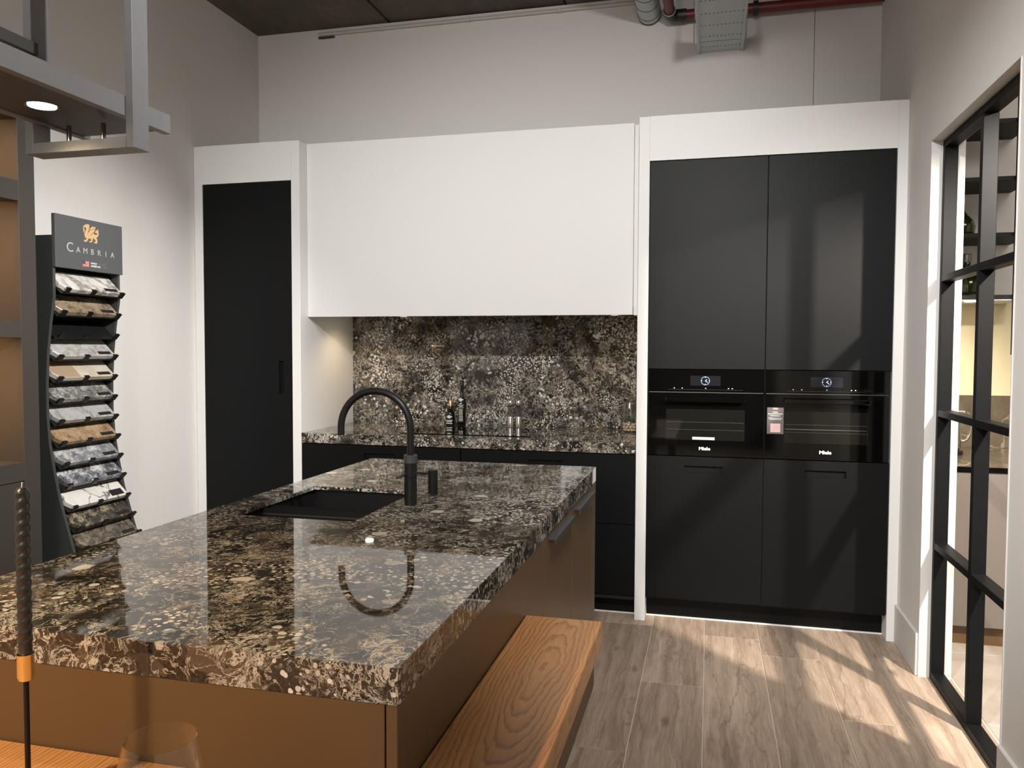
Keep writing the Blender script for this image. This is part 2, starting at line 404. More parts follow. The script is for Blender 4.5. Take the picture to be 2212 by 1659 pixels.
def plank_mat():
    m, nt, b = mat_new('grey_oak_plank')
    v = coords(nt)
    oi = N(nt, 'ShaderNodeObjectInfo')
    rv = math_(nt, 'MULTIPLY', oi.outputs['Random'], 37.0)
    cmb = N(nt, 'ShaderNodeCombineXYZ'); L(nt, rv, cmb.inputs[0]); L(nt, math_(nt, 'MULTIPLY', rv, 1.7), cmb.inputs[1]); L(nt, rv, cmb.inputs[2])
    vo = vmath(nt, 'ADD', v, cmb.outputs[0])
    wob = vmath(nt, 'SCALE', vmath(nt, 'SUBTRACT', noise(nt, mapping(nt, vo, (3, 1.2, 3)), 2.5, 4, 0.6, out='Color'), (0.5, 0.5, 0.5)), scale=0.085)
    p = vmath(nt, 'ADD', vo, wob)
    g1 = noise(nt, mapping(nt, p, (24, 1.0, 24)), 1.0, 5, 0.65)
    g2 = noise(nt, mapping(nt, vo, (190, 5, 190)), 1.0, 3, 0.6)
    crk = vor(nt, mapping(nt, p, (8, 0.45, 8)), 1.2, 'DISTANCE_TO_EDGE').outputs['Distance']
    knots = vor(nt, mapping(nt, p, (6, 2.2, 6)), 1.0).outputs['Distance']
    c = ramp(nt, g1, [(0.28, (0.215, 0.152, 0.110)), (0.48, (0.385, 0.285, 0.212)), (0.70, (0.51, 0.395, 0.30))])
    c = mixc(nt, ramp(nt, g2, [(0.42, 0.0), (0.72, 0.5)]), c, (0.19, 0.142, 0.108))
    c = mixc(nt, ramp(nt, crk, [(0.0, 0.45), (0.02, 0.0)]), c, (0.12, 0.088, 0.066))
    c = mixc(nt, ramp(nt, knots, [(0.03, 0.65), (0.13, 0.0)]), c, (0.10, 0.072, 0.052))
    tone = math_(nt, 'MULTIPLY_ADD', oi.outputs['Random'], 0.35, 0.82)
    mx = N(nt, 'ShaderNodeMix', data_type='RGBA', blend_type='MULTIPLY')
    ins = {i.identifier: i for i in mx.inputs}; ins['Factor_Float'].default_value = 1.0
    L(nt, c, ins['A_Color']); cc = N(nt, 'ShaderNodeCombineColor')
    for i in range(3): L(nt, tone, cc.inputs[i])
    L(nt, cc.outputs[0], ins['B_Color'])
    L(nt, [o for o in mx.outputs if o.identifier == 'Result_Color'][0], b.inputs['Base Color'])
    b.inputs['Roughness'].default_value = 0.5
    bump(nt, b, g1, 0.15, 0.002)
    return m
M['plank'] = plank_mat()

def tile_mat():
    m, nt, b = mat_new('beige_stone_tile')
    v = coords(nt)
    f = noise(nt, v, 5, 6, 0.65, 0.6)
    c = ramp(nt, f, [(0.3, (0.34, 0.29, 0.24)), (0.5, (0.41, 0.355, 0.30)), (0.7, (0.48, 0.43, 0.37))])
    L(nt, c, b.inputs['Base Color']); b.inputs['Roughness'].default_value = 0.4
    return m
M['tile'] = tile_mat()
def brown_marble():
    m, nt, b = mat_new('brown_marble')
    v = coords(nt)
    f = noise(nt, v, 5, 6, 0.65, 1.2)
    c = ramp(nt, f, [(0.3, (0.075, 0.058, 0.042)), (0.55, (0.135, 0.108, 0.075)), (0.8, (0.22, 0.18, 0.13))])
    w1 = vmath(nt, 'SUBTRACT', noise(nt, v, 5, 3, 0.6, out='Color'), (0.5, 0.5, 0.5))
    e = vor(nt, vmath(nt, 'ADD', v, vmath(nt, 'SCALE', w1, scale=0.25)), 3.5, 'DISTANCE_TO_EDGE')
    c = mixc(nt, ramp(nt, e.outputs['Distance'], [(0.0, 0.5), (0.02, 0.0)]), c, (0.45, 0.40, 0.32))
    L(nt, c, b.inputs['Base Color']); b.inputs['Roughness'].default_value = 0.15
    return m
M['brown_marble'] = brown_marble()

# ------------------------------------------------------------------ room shell
XL, XR, YB, ZC = -3.084, 0.934, 5.037, 3.64
YF, XE = -4.0, 3.6
OY0, OY1, OZ = 2.832, 3.868, 2.39
mb = MB(); mb.box(XL-0.1, 0.568, YB, YB+0.1, 0, ZC); mb.box(0.571, XE, YB, YB+0.1, 0, ZC); stru(mb.build('wall_back', M['wall']))
stru(MB().box(XL-0.12, XL, YF, YB+0.1, 0, ZC).build('wall_left', M['wall']))
mb = MB(); mb.box(XR, 1.06, OY1, YB, 0, ZC); mb.box(XR, 1.06, YF, OY0, 0, ZC); mb.box(XR, 1.06, OY0, OY1, OZ, ZC)
stru(mb.build('wall_right', M['wall']))
stru(MB().box(XL-0.12, XE, YF-0.1, YF, 0, ZC).build('wall_front', plain('dark_wall_paint', (0.16, 0.15, 0.14), 0.7)))
stru(MB().box(XE, XE+0.1, YF, YB+0.1, 0, ZC).build('wall_far', M['wall']))
mb = MB(); mb.box(XR-0.015, XR, OY1+0.004, 4.298, 0.0, 0.195, 0.003); mb.box(XR-0.015, XR, YF+0.01, OY0-0.004, 0.0, 0.195, 0.003)
stru(mb.build('baseboard_right', M['trim']))
# white lining of the opening
mb = MB(); mb.box(XR-0.004, 1.066, OY1-0.004, OY1, 0.0, OZ); mb.box(XR-0.004, 1.066, OY0, OY0+0.004, 0.0, OZ); mb.box(XR-0.004, 1.066, OY0, OY1, OZ-0.004, OZ)
stru(mb.build('trim_1', M['trim']))
# ceiling of cast concrete slabs
ceil = struct('ceiling', (0, 0, ZC))
MB().box(XL-0.1, XE, YF, YB+0.1, ZC+0.03, ZC+0.12).build('ceiling_base', M['black_in'], ceil)
xs = [XL-0.1, -2.11, -0.915, 0.28, 1.475, 2.67, XE]
for i in range(len(xs)-1):
    for (ya, yb) in ((YF, 0.9), (0.9, YB+0.05)):
        MB().box(xs[i]+0.006, xs[i+1]-0.006, ya+0.004, yb-0.004, ZC+(0.006 if i % 2 else 0.0), ZC+0.05, 0.004).build('concrete_slab', M['concrete'], ceil)
# plank floor
floor = struct('floor', (0, 0, 0))
MB().box(XL-0.1, 1.075, YF, YB, -0.05, -0.004).build('subfloor', M['joint'], floor)
PW = 0.27
ends = {-2: 4.235, -1: 3.504, 0: 2.78, 1: 3.951, 2: 3.328, 3: 4.055}
for k in range(-12, 4):
    x0 = -0.007+PW*k; x1 = x0+PW
    if x0 < XL-0.2: continue
    y = ends.get(k, 3.1+random.random()*1.2); cuts = [y]
    while cuts[0] > -1.2: cuts.insert(0, cuts[0]-1.38)
    while cuts[-1] < YB: cuts.append(cuts[-1]+1.38)
    for a, b_ in zip(cuts[:-1], cuts[1:]):
        b2 = min(b_, YB-0.002)
        if b2-a < 0.05: continue
        xa, xb = max(x0, XL), min(x1, 1.072)
        o = MB().box(xa+0.0016, xb-0.0016, a+0.001, b2-0.001, -0.012, 0.0, 0.0010).build('floor_plank', M['plank'], floor)
# stone tiles of the neighbouring display
MB().box(1.075, XE, YF, YB, -0.05, -0.003).build('tile_bed', M['joint'], floor)
for i in range(3):
    for j in range(4):
        x0 = 1.078+0.8*i; y0 = 5.03-0.8*(j+1)
        MB().box(x0+0.001, min(x0+0.8, XE)-0.001, y0+0.001, y0+0.8-0.001, -0.012, 0.0, 0.001).build('floor_tile', M['tile'], floor)

# steel grid in the opening
win = struct('window_1', (1.003, 3.35, 0))
fx0, fx1 = 0.976, 1.030
MB().box(fx0, fx1, OY1-0.034, OY1-0.0045, 0, OZ-0.005, 0.002).build('post', M['steel_black'], win)
MB().box(fx0, fx1, OY0+0.0045, OY0+0.034, 0, OZ-0.005, 0.002).build('post', M['steel_black'], win)
MB().box(fx0, fx1, 3.333, 3.363, 0.036, OZ-0.036, 0.002).build('mullion', M['steel_black'], win)
for z0, z1, nm in ((0.0, 0.036, 'bottom_rail'), (OZ-0.036, OZ-0.005, 'top_rail')):
    MB().box(fx0, fx1, OY0+0.034, OY1-0.034, z0, z1, 0.002).build(nm, M['steel_black'], win)
for zc in (0.605, 1.195, 1.785):
    for ya, yb in ((OY0+0.034, 3.333), (3.363, OY1-0.034)):
        MB().box(fx0, fx1, ya, yb, zc-0.015, zc+0.015, 0.002).build('transom', M['steel_black'], win)

# ------------------------------------------------------------------ kitchen wall
YK = 4.30
def pocket_panel(name, x0, x1, z0, z1, pk, parent, yf=YK, th=0.02, handle='handle_recess'):
    """front panel facing -y with a routed grip pocket pk=(xa,xb,za,zb)"""
    xa, xb, za, zb = pk
    m_ = MB(); bm = m_.bm
    X = [x0, xa, xb, x1]; Z = [z0, za, zb, z1]
    for i in range(3):
        for j in range(3):
            if i == 1 and j == 1: continue
            m_.quad([(X[i], yf, Z[j]), (X[i+1], yf, Z[j]), (X[i+1], yf, Z[j+1]), (X[i], yf, Z[j+1])])
    m_.quad([(x0, yf+th, z0), (x0, yf+th, z1), (x1, yf+th, z1), (x1, yf+th, z0)])
    for (p, q) in (((x0, z0), (x1, z0)), ((x1, z0), (x1, z1)), ((x1, z1), (x0, z1)), ((x0, z1), (x0, z0))):
        m_.quad([(p[0], yf, p[1]), (p[0], yf+th, p[1]), (q[0], yf+th, q[1]), (q[0], yf, q[1])])
    bmesh.ops.remove_doubles(bm, verts=bm.verts, dist=1e-5); bmesh.ops.recalc_face_normals(bm, faces=bm.faces)
    o = m_.build(name, M['black'], parent)
    d = 0.016; h = MB()
    h.quad([(xa, yf+d, za), (xb, yf+d, za), (xb, yf+d, zb), (xa, yf+d, zb)])
    for (p, q) in (((xa, za), (xb, za)), ((xb, za), (xb, zb)), ((xb, zb), (xa, zb)), ((xa, zb), (xa, za))):
        h.quad([(p[0], yf, p[1]), (q[0], yf, q[1]), (q[0], yf+d, q[1]), (p[0], yf+d, p[1])])
    h.build(handle, M['black'], o)
    return o
def black_panel(name, x0, x1, z0, z1, parent, yf=YK, th=0.02):
    return MB().box(x0, x1, yf, yf+th, z0, z1, 0.0012).build(name, M['black'], parent)

# left tall cabinet
t = thing('tall_cabinet', (-2.727, 4.67, 0), 'single tall black door cabinet set in a white surround, left of the cooking niche', 'cabinet')
mb = MB(); mb.box(-3.083, -3.027, YK, YB-0.001, 0, 2.697, 0.002); mb.box(-2.426, -2.370, YK, YB-0.001, 0, 2.697, 0.002); mb.box(-3.027, -2.426, YK, YB-0.001, 2.466, 2.697)
mb.build('surround', M['white'], t)
MB().box(-3.027, -2.426, YK+0.03, YB-0.001, 0.10, 2.466).build('carcass', M['black_in'], t)
pocket_panel('door', -3.023, -2.430, 0.135, 2.462, (-2.517, -2.484, 1.197, 1.392), t, yf=YK+0.004)
MB().box(-3.027, -2.426, 4.40, 4.42, 0, 0.10).build('plinth', M['black'], t)

# white boxed wall cabinet over the niche
t = thing('wall_cabinet', (-1.375, 4.71, 1.66), 'plain white boxed extractor housing over the cooking niche', 'cabinet')
MB().box(-2.3695, -0.414, 4.39, 4.41, 1.66, 2.697, 0.0015).build('front_panel', M['white'], t)
MB().box(-2.3695, -0.414, 4.4105, YB-0.001, 1.705, 2.696).build('housing', M['white'], t)
MB().box(-0.414, -0.3805, 4.43, YB-0.001, 1.66, 2.697).build('filler_strip', M['white'], t)
for xx in (-2.12, -0.62):
    l = MB().lathe([(0.034, 1.699), (0.034, 1.706)], (xx, 4.72, 0), 24).build('downlight', M['steel'], t)
    MB().lathe([(0.026, 1.6982), (0.026, 1.6995)], (xx, 4.72, 0), 24).build('lamp_lens', M['led'], l)
MB().box(-1.72, -1.02, 4.55, 4.90, 1.701, 1.706).build('extractor_grille', M['dark_steel'], t)

# right oven tower
t = thing('oven_tower', (0.277, 4.67, 0), 'white framed tower of four black doors holding the two ovens', 'cabinet')
mb = MB(); mb.box(-0.380, -0.323, YK, YB-0.001, 0, 2.700, 0.002); mb.box(0.884, XR-0.0005, YK, YB-0.001, 0, 2.700, 0.002); mb.box(-0.323, 0.884, YK, YB-0.001, 2.467, 2.700)
mb.build('surround', M['white'], t)
mb = MB(); mb.box(-0.323, 0.884, 4.335, YB-0.001, 0.12, 0.905); mb.box(-0.323, 0.884, 4.335, YB-0.001, 1.369, 2.467); mb.box(0.2775, 0.2795, 4.325, YB-0.001, 0.905, 1.369)
mb.build('carcass', M['black_in'], t)
black_panel('door', -0.319, 0.2755, 1.368, 2.463, t, YK+0.004)
black_panel('door', 0.2795, 0.880, 1.368, 2.463, t, YK+0.004)
pocket_panel('door', -0.319, 0.2755, 0.135, 0.903, (-0.124, 0.075, 0.817, 0.854), t, YK+0.004)
pocket_panel('door', 0.2795, 0.880, 0.135, 0.903, (0.482, 0.680, 0.817, 0.854), t, YK+0.004)
MB().box(-0.323, 0.884, 4.41, 4.43, 0.006, 0.12).build('plinth', M['black'], t)
MB().box(-0.323, 0.884, 4.402, 4.43, 0, 0.006).build('floor_seal', M['white'], t)

# ovens
def oven(x0, x1, label, dial_seed):
    xc = (x0+x1)/2
    t = thing('built_in_oven', (xc, YK, 0.907), label, 'oven', 'built-in ovens')
    MB().box(x0+0.01, x1-0.01, YK+0.03, 4.80, 0.915, 1.362).build('oven_body', M['black_in'], t)
    p = MB().box(x0, x1, YK-0.002, YK+0.03, 1.2475, 1.3655, 0.001).build('control_panel', M['oven_glass'], t)
    MB().box(xc-0.077, xc+0.077, YK-0.0032, YK-0.0015, 1.281, 1.333).build('display', M['screen_bg'], p)
    ck = MB()
    cx, cz, cy = xc, 1.307, YK-0.0038
    for k in range(40):
        a0, a1 = 2*PI*k/40, 2*PI*(k+1)/40
        ck.quad([(cx+r_*math.cos(a), cy, cz+r_*math.sin(a)) for r_, a in ((0.0205, a0), (0.0225, a0), (0.0225, a1), (0.0205, a1))])
    ck.build('dial_ring', M['screen_dim'], p)
    ck = MB()
    def hand(a, l0, l1, w_):
        d_ = Vector((math.sin(a), 0, math.cos(a))); n_ = Vector((math.cos(a), 0, -math.sin(a)))*w_; c_ = Vector((cx, cy-0.0003, cz))
        ck.quad([c_+d_*l0-n_, c_+d_*l1-n_, c_+d_*l1+n_, c_+d_*l0+n_])
    hand(R(45), -0.001, 0.010, 0.0013); hand(R(128), -0.001, 0.016, 0.0011)
    for q in range(4): hand(R(90*q), 0.0165, 0.0205, 0.0012 if q else 0.0022)
    ck.build('clock_hands', M['screen'], p)
    bt = MB()
    for dx in (-0.16, -0.119, 0.002, 0.118, 0.137):
        bt.box(xc+dx-0.003, xc+dx+0.003, YK-0.003, YK-0.0015, 1.265, 1.270)
    bt.build('touch_buttons', M['silver_print'], p)['kind'] = 'stuff'
    MB().box(xc-0.19, xc+0.19, YK-0.0028, YK-0.0015, 1.2595, 1.2602).build('button_line', M['dark_steel'], p)
    d = MB().box(x0, x1, YK-0.002, YK+0.03, 0.908, 1.2425, 0.001).build('oven_door', M['oven_glass'], t)
    MB().box(xc-0.202, xc+0.202, YK-0.0030, YK-0.0015, 0.993, 1.156).build('door_window', M['oven_window'], d)
    for zz in (1.088, 1.048):
        MB().box(xc-0.198, xc+0.198, YK-0.0036, YK-0.0028, zz-0.0008, zz+0.0008).build('shelf_rail', M['dark_steel'], d)
    h = MB(); h.box(xc-0.203, xc+0.203, YK-0.046, YK-0.032, 1.197, 1.222, 0.003)
    for s_ in (-1, 1): h.box(xc+s_*0.185-0.01, xc+s_*0.185+0.01, YK-0.034, YK-0.002, 1.203, 1.216)
    h.build('handle', M['oven_glass'], d)
    MB().box(x0+0.005, x1-0.005, YK-0.0015, YK+0.01, 1.2432, 1.2468).build('door_seam', M['dark_steel'], t)
    text('Miele', 0.0235, (xc, YK-0.0025, 0.948), FRONT, M['white_print'], 'lettering', d, 0.0005, 0.0009, sx=1.15)
    return t
ov1 = oven(-0.318, 0.2755, 'black glass oven on the left, without a tag, clock on its display', 1)
d_ = [c for c in ov1.children if c.name.startswith('oven_door')][0]
MB().box(-0.085, 0.030, YK-0.0035, YK-0.0028, 0.995, 1.010).build('energy_strip', M['pink_print'] if False else M['silver_print'], d_)
ov2 = oven(0.2795, 0.8745, 'black glass oven on the right with a grey tag on its door', 2)
d_ = [c for c in ov2.children if c.name.startswith('oven_door')][0]
MB().box(0.38, 0.77, YK-0.0037, YK-0.0028, 1.062, 1.0655).build('shelf_edge', M['steel'], d_)
tg = thing('product_tag', (0.332, YK-0.004, 1.04), 'grey card tag with a red top stuck on the right oven', 'tag')
MB().box(0.291, 0.373, YK-0.0050, YK-0.0022, 1.037, 1.174, 0.0008).build('card', M['tag_grey'], tg)
MB().box(0.318, 0.346, YK-0.0056, YK-0.0049, 1.163, 1.1735).build('red_flash', M['red_print'], tg)
text('Miele', 0.009, (0.332, YK-0.0058, 1.168), FRONT, M['white_print'], 'flash_lettering', tg, 0.0002, 0.0003)
ln = MB()
for (zz, hw, hh) in ((1.150, 0.013, 0.0035), (1.141, 0.036, 0.003), (1.131, 0.025, 0.003), (1.119, 0.034, 0.0022), (1.112, 0.028, 0.0022)):
    ln.box(0.332-hw, 0.332+hw, YK-0.0055, YK-0.0049, zz-hh/2, zz+hh/2)
ln.build('printed_lines', M['white_print'], tg)
MB().box(0.308, 0.357, YK-0.0055, YK-0.0049, 1.046, 1.091).build('pale_square', M['pink_print'], tg)

# base units under the worktop
for (x0, x1, hx, lab) in ((-2.3695, -1.3725, -1.869, 'wide matt black drawer unit under the left half of the back worktop'),
                          (-1.3705, -0.3805, -0.8765, 'wide matt black drawer unit under the hob, next to the oven tower')):
    t = thing('base_cabinet', ((x0+x1)/2, 4.6, 0), lab, 'cabinet', 'base cabinets below the back worktop')
    MB().box(x0, x1, YK+0.03, YB-0.001, 0.10, 0.904).build('carcass', M['black_in'], t)
    pocket_panel('drawer', x0+0.002, x1-0.002, 0.522, 0.900, (hx-0.096, hx+0.096, 0.819, 0.855), t, YK+0.004)
    black_panel('drawer', x0+0.002, x1-0.002, 0.135, 0.518, t, YK+0.004)
    MB().box(x0, x1, 4.41, 4.43, 0.006, 0.12).build('plinth', M['black'], t)
    MB().box(x0, x1, 4.402, 4.43, 0, 0.006).build('floor_seal', M['white'], t)
o = MB().box(-2.3695, -0.3805, YK, 5.016, 0.905, 0.965, 0.002).build('worktop', M['quartz'], None, (-1.375, 4.66, 0.905))
tag(o, 'long dark speckled quartz worktop along the back wall carrying the hob', 'worktop')
o = MB().box(-2.3695, -0.3805, 5.017, YB-0.0005, 0.9655, 1.7045).build('backsplash', M['quartz'], None, (-1.375, 5.02, 0.965))
tag(o, 'dark speckled quartz splashback slab behind the hob', 'backsplash')
t = thing('induction_hob', (-1.39, 4.65, 0.965), 'flush black glass induction hob in the back worktop', 'hob')
MB().box(-1.79, -0.99, 4.43, 4.874, 0.9652, 0.9695, 0.0015).build('glass_plate', M['hob'], t)

# things along the splashback
def bottle(x, y, z, r, h, neck_h, cap_h, cap_mat, label, tall):
    t = thing('oil_bottle', (x, y, z), label, 'bottle', 'bottles behind the hob')
    sh = h-neck_h
    prof = [(0.001, z), (r*0.93, z), (r, z+0.006), (r, z+sh-0.030), (r*0.93, z+sh-0.015), (r*0.55, z+sh), (0.0115, z+sh+0.012), (0.0105, z+h-cap_h), (0.001, z+h-cap_h)]
    MB().lathe(prof, (x, y, 0), 28).build('glass_body', M['bottle'], t)
    MB().lathe([(0.0125, z+h-cap_h), (0.0125, z+h-0.002), (0.011, z+h)], (x, y, 0), 20).build('cap', cap_mat, t)
    lb = MB(); yy = y-r-0.0006
    def bar(zz, hw, hh):
        # a curved printed bar on the front of the bottle
        n_ = 6; a = math.asin(min(0.9, hw/r))
        for k in range(n_):
            a0 = -a+2*a*k/n_; a1 = -a+2*a*(k+1)/n_; rr = r+0.0006
            lb.quad([(x+rr*math.sin(a0), y-rr*math.cos(a0), zz), (x+rr*math.sin(a1), y-rr*math.cos(a1), zz), (x+rr*math.sin(a1), y-rr*math.cos(a1), zz+hh), (x+rr*math.sin(a0), y-rr*math.cos(a0), zz+hh)])
    if tall:
        bar(z+0.172, 0.016, 0.008); bar(z+0.180, 0.008, 0.006); bar(z+0.165, 0.008, 0.006)
        bar(z+0.148, 0.007, 0.006); bar(z+0.139, 0.019, 0.003); bar(z+0.131, 0.012, 0.004); bar(z+0.124, 0.019, 0.002)
        for q in range(4): bar(z+0.036+0.010*q, 0.014, 0.004)
        g = MB(); g.box(x-0.014, x+0.014, yy-0.0004, yy+0.002, z+0.074, z+0.118, 0.001); g.build('picture_print', M['green_print'], t)
    else:
        bar(z+0.058, 0.018, 0.008); bar(z+0.066, 0.009, 0.006); bar(z+0.052, 0.009, 0.006)
        bar(z+0.036, 0.021, 0.004); bar(z+0.028, 0.017, 0.005); bar(z+0.016, 0.020, 0.006)
    lb.build('label_print', M['white_print'], t)['kind'] = 'stuff'
    return t
bottle(-1.565, 4.940, 0.965, 0.0265, 0.300, 0.115, 0.040, M['bottle'], 'tall slim black bottle with white print behind the hob', True)
bottle(-1.648, 4.955, 0.965, 0.0295, 0.168, 0.062, 0.038, M['gold_foil'], 'short black bottle with a gold cap behind the hob', False)
def mill(x, y, z, label):
    t = thing('pepper_mill', (x, y, z), label, 'mill', 'steel and glass mills behind the hob')
    MB().lathe([(0.018, z), (0.0205, z+0.002), (0.0205, z+0.074), (0.019, z+0.077)], (x, y, 0), 24).build('steel_base', M['steel'], t)
    MB().lathe([(0.0185, z+0.0772), (0.0185, z+0.1365), (0.0155, z+0.1365), (0.0155, z+0.0772)], (x, y, 0), 24, closed=True).build('glass_tube', M['glass'], t)
    MB().lathe([(0.019, z+0.137), (0.0205, z+0.139), (0.0205, z+0.176), (0.018, z+0.180)], (x, y, 0), 24).build('steel_head', M['steel'], t)
    MB().lathe([(0.006, z+0.1802), (0.0075, z+0.184), (0.005, z+0.190), (0.001, z+0.191)], (x, y, 0), 14).build('knob', M['steel'], t)
    MB().lathe([(0.003, z+0.0775), (0.003, z+0.1365)], (x, y, 0), 8).build('spindle', M['dark_steel'], t)
mill(-1.230, 4.906, 0.9652, 'left of the two steel and glass mills behind the hob')
mill(-1.177, 4.912, 0.9652, 'right of the two steel and glass mills behind the hob')
vx, vy, vz = -0.468, 4.87, 0.9655
t = thing('glass_vase', (vx, vy, vz), 'clear glass vase of pebbles with a green tuft beside the oven tower', 'vase')
MB().lathe([(0.002, vz), (0.043, vz), (0.048, vz+0.006), (0.057, vz+0.06), (0.055, vz+0.11), (0.046, vz+0.185), (0.0437, vz+0.185), (0.0525, vz+0.11), (0.0545, vz+0.06), (0.0455, vz+0.009), (0.002, vz+0.007)], (vx, vy, 0), 32).build('glass_wall', M['glass'], t)
g = thing('plant_tuft', (vx, vy, vz+0.056), 'small dark green succulent inside the glass vase', 'plant')
for k in range(11):
    a = 2*PI*k/11; rr = 0.010+0.016*random.random(); hh = 0.028+0.022*random.random()
    p0 = Vector((vx, vy, vz+0.058)); p1 = p0+Vector((math.cos(a)*rr, math.sin(a)*rr, hh*0.6)); p2 = p0+Vector((math.cos(a)*rr*1.5, math.sin(a)*rr*1.5, hh))
    MB().tube([p0, p1, p2], [0.004, 0.006, 0.001], 6).build('leaf', M['plant'], g)
pm = MB(); bmesh.ops.create_icosphere(pm.bm, subdivisions=2, radius=1.0)
for f in pm.bm.faces: f.smooth = True
peb = pm.build('pebble', M['pebble']); first = True
n_p = 0
for lay in range(3):
    for k in range(11 if lay < 2 else 8):
        a = 2*PI*k/(11 if lay < 2 else 8)+lay*0.3; rr = 0.037 + (0.003 if lay == 1 else 0)
        o = peb if first else peb.copy()
        if not first: COL.objects.link(o)
        first = False
        o.location = (vx+rr*math.cos(a), vy+rr*math.sin(a), vz+0.0165+0.0165*lay)
        o.scale = (0.0105, 0.0085, 0.0078); o.rotation_euler = (random.uniform(-.4, .4), random.uniform(-.4, .4), a+PI/2)
        tag(o, 'pale beige pebble in the bottom of the glass vase', 'pebble', 'pebbles in the glass vase')

# ------------------------------------------------------------------ island
IX0, IX1, IY0, IY1, IZ = -1.503, -0.468, 1.147, 3.38, 0.965
SX0, SX1, SY0, SY1 = -1.393, -0.998, 2.108, 2.625
mb = MB()
X = [IX0, SX0, SX1, IX1]; Y = [IY0, SY0, SY1, IY1]
for i in range(3):
    for j in range(3):
        if i == 1 and j == 1: continue
        mb.quad([(X[i], Y[j], IZ), (X[i+1], Y[j], IZ), (X[i+1], Y[j+1], IZ), (X[i], Y[j+1], IZ)])
        mb.quad([(X[i], Y[j], IZ-0.012), (X[i], Y[j+1], IZ-0.012), (X[i+1], Y[j+1], IZ-0.012), (X[i+1], Y[j], IZ-0.012)])
for (p, q) in (((SX0, SY0), (SX1, SY0)), ((SX1, SY0), (SX1, SY1)), ((SX1, SY1), (SX0, SY1)), ((SX0, SY1), (SX0, SY0))):
    mb.quad([(p[0], p[1], IZ), (p[0], p[1], IZ-0.012), (q[0], q[1], IZ-0.012), (q[0], q[1], IZ)])
for (p, q) in (((IX0, IY0), (IX1, IY0)), ((IX1, IY0), (IX1, IY1)), ((IX1, IY1), (IX0, IY1)), ((IX0, IY1), (IX0, IY0))):
    mb.quad([(p[0], p[1], IZ), (p[0], p[1], IZ-0.06), (q[0], q[1], IZ-0.06), (q[0], q[1], IZ)])
# inner return of the mitred apron
ap = 0.02
for (p, q, d2) in (((IX0, IY0), (IX1, IY0), (0, ap)), ((IX1, IY0), (IX1, IY1), (-ap, 0)), ((IX1, IY1), (IX0, IY1), (0, -ap)), ((IX0, IY1), (IX0, IY0), (ap, 0))):
    mb.quad([(p[0], p[1], IZ-0.06), (p[0]+d2[0], p[1]+d2[1], IZ-0.06), (q[0]+d2[0], q[1]+d2[1], IZ-0.06), (q[0], q[1], IZ-0.06)])
bmesh.ops.remove_doubles(mb.bm, verts=mb.bm.verts, dist=1e-5); bmesh.ops.recalc_face_normals(mb.bm, faces=mb.bm.faces)
es = [e for e in mb.bm.edges if abs(e.verts[0].co.z-IZ) < 1e-5 and abs(e.verts[1].co.z-IZ) < 1e-5 and
      (all(abs(v.co.x-IX1) < 1e-5 for v in e.verts) or all(abs(v.co.y-IY0) < 1e-5 for v in e.verts) or all(abs(v.co.x-IX0) < 1e-5 for v in e.verts) or all(abs(v.co.y-IY1) < 1e-5 for v in e.verts))]
bmesh.ops.bevel(mb.bm, geom=es, offset=0.0022, segments=2, affect='EDGES', profile=0.5)
o = mb.build('island_worktop', M['quartz'], None, ((IX0+IX1)/2, 2.2, IZ-0.06))
tag(o, 'polished dark quartz slab with sink cutout on the kitchen island', 'worktop')

t = thing('kitchen_island', ((IX0+IX1)/2, 2.26, 0), 'bronze brown kitchen island base below the polished dark quartz slab', 'island')
zt = IZ-0.0605; bx0, bx1, by0, by1 = IX0+0.001, IX1-0.001, IY0+0.001, IY1-0.001
MB().box(bx0+0.021, bx1-0.022, by0, by0+0.02, 0.0, zt, 0.001).build('end_panel', M['brown'], t)
MB().box(bx1-0.0195, bx1, by0, 2.282, 0.015, zt, 0.001).build('side_panel', M['brown'], t)
MB().box(bx0, bx0+0.0195, by0, by1, 0.015, zt, 0.001).build('side_panel', M['brown'], t)
MB().box(bx0+0.021, bx1, by1-0.075, by1, 0.015, zt, 0.001).build('end_panel', M['brown'], t)
MB().box(bx0+0.02, bx1-0.021, by0+0.02, 2.0, 0.0, zt-0.15).build('carcass', M['black_in'], t)
MB().box(bx0+0.02, bx1-0.021, 2.72, by1-0.08, 0.0, zt-0.15).build('carcass', M['black_in'], t)
MB().box(bx0+0.03, bx1-0.05, by0+0.03, by1-0.02, 0.0, 0.015).build('plinth', M['black_in'], t)
for (ya, yb, ha, hb) in ((2.2855, 2.7825, 2.350, 2.712), (2.7855, 3.300, 2.822, 3.212)):
    dr = MB().box(bx1-0.0195, bx1, ya, yb, 0.015, zt-0.004, 0.001).build('door', M['brown'], t)
    h = MB(); h.box(bx1-0.002, bx1+0.024, ha, hb, 0.888, 0.891); h.box(bx1+0.021, bx1+0.024, ha, hb, 0.874, 0.8885); 
    h.build('edge_pull', M['pull'], dr)

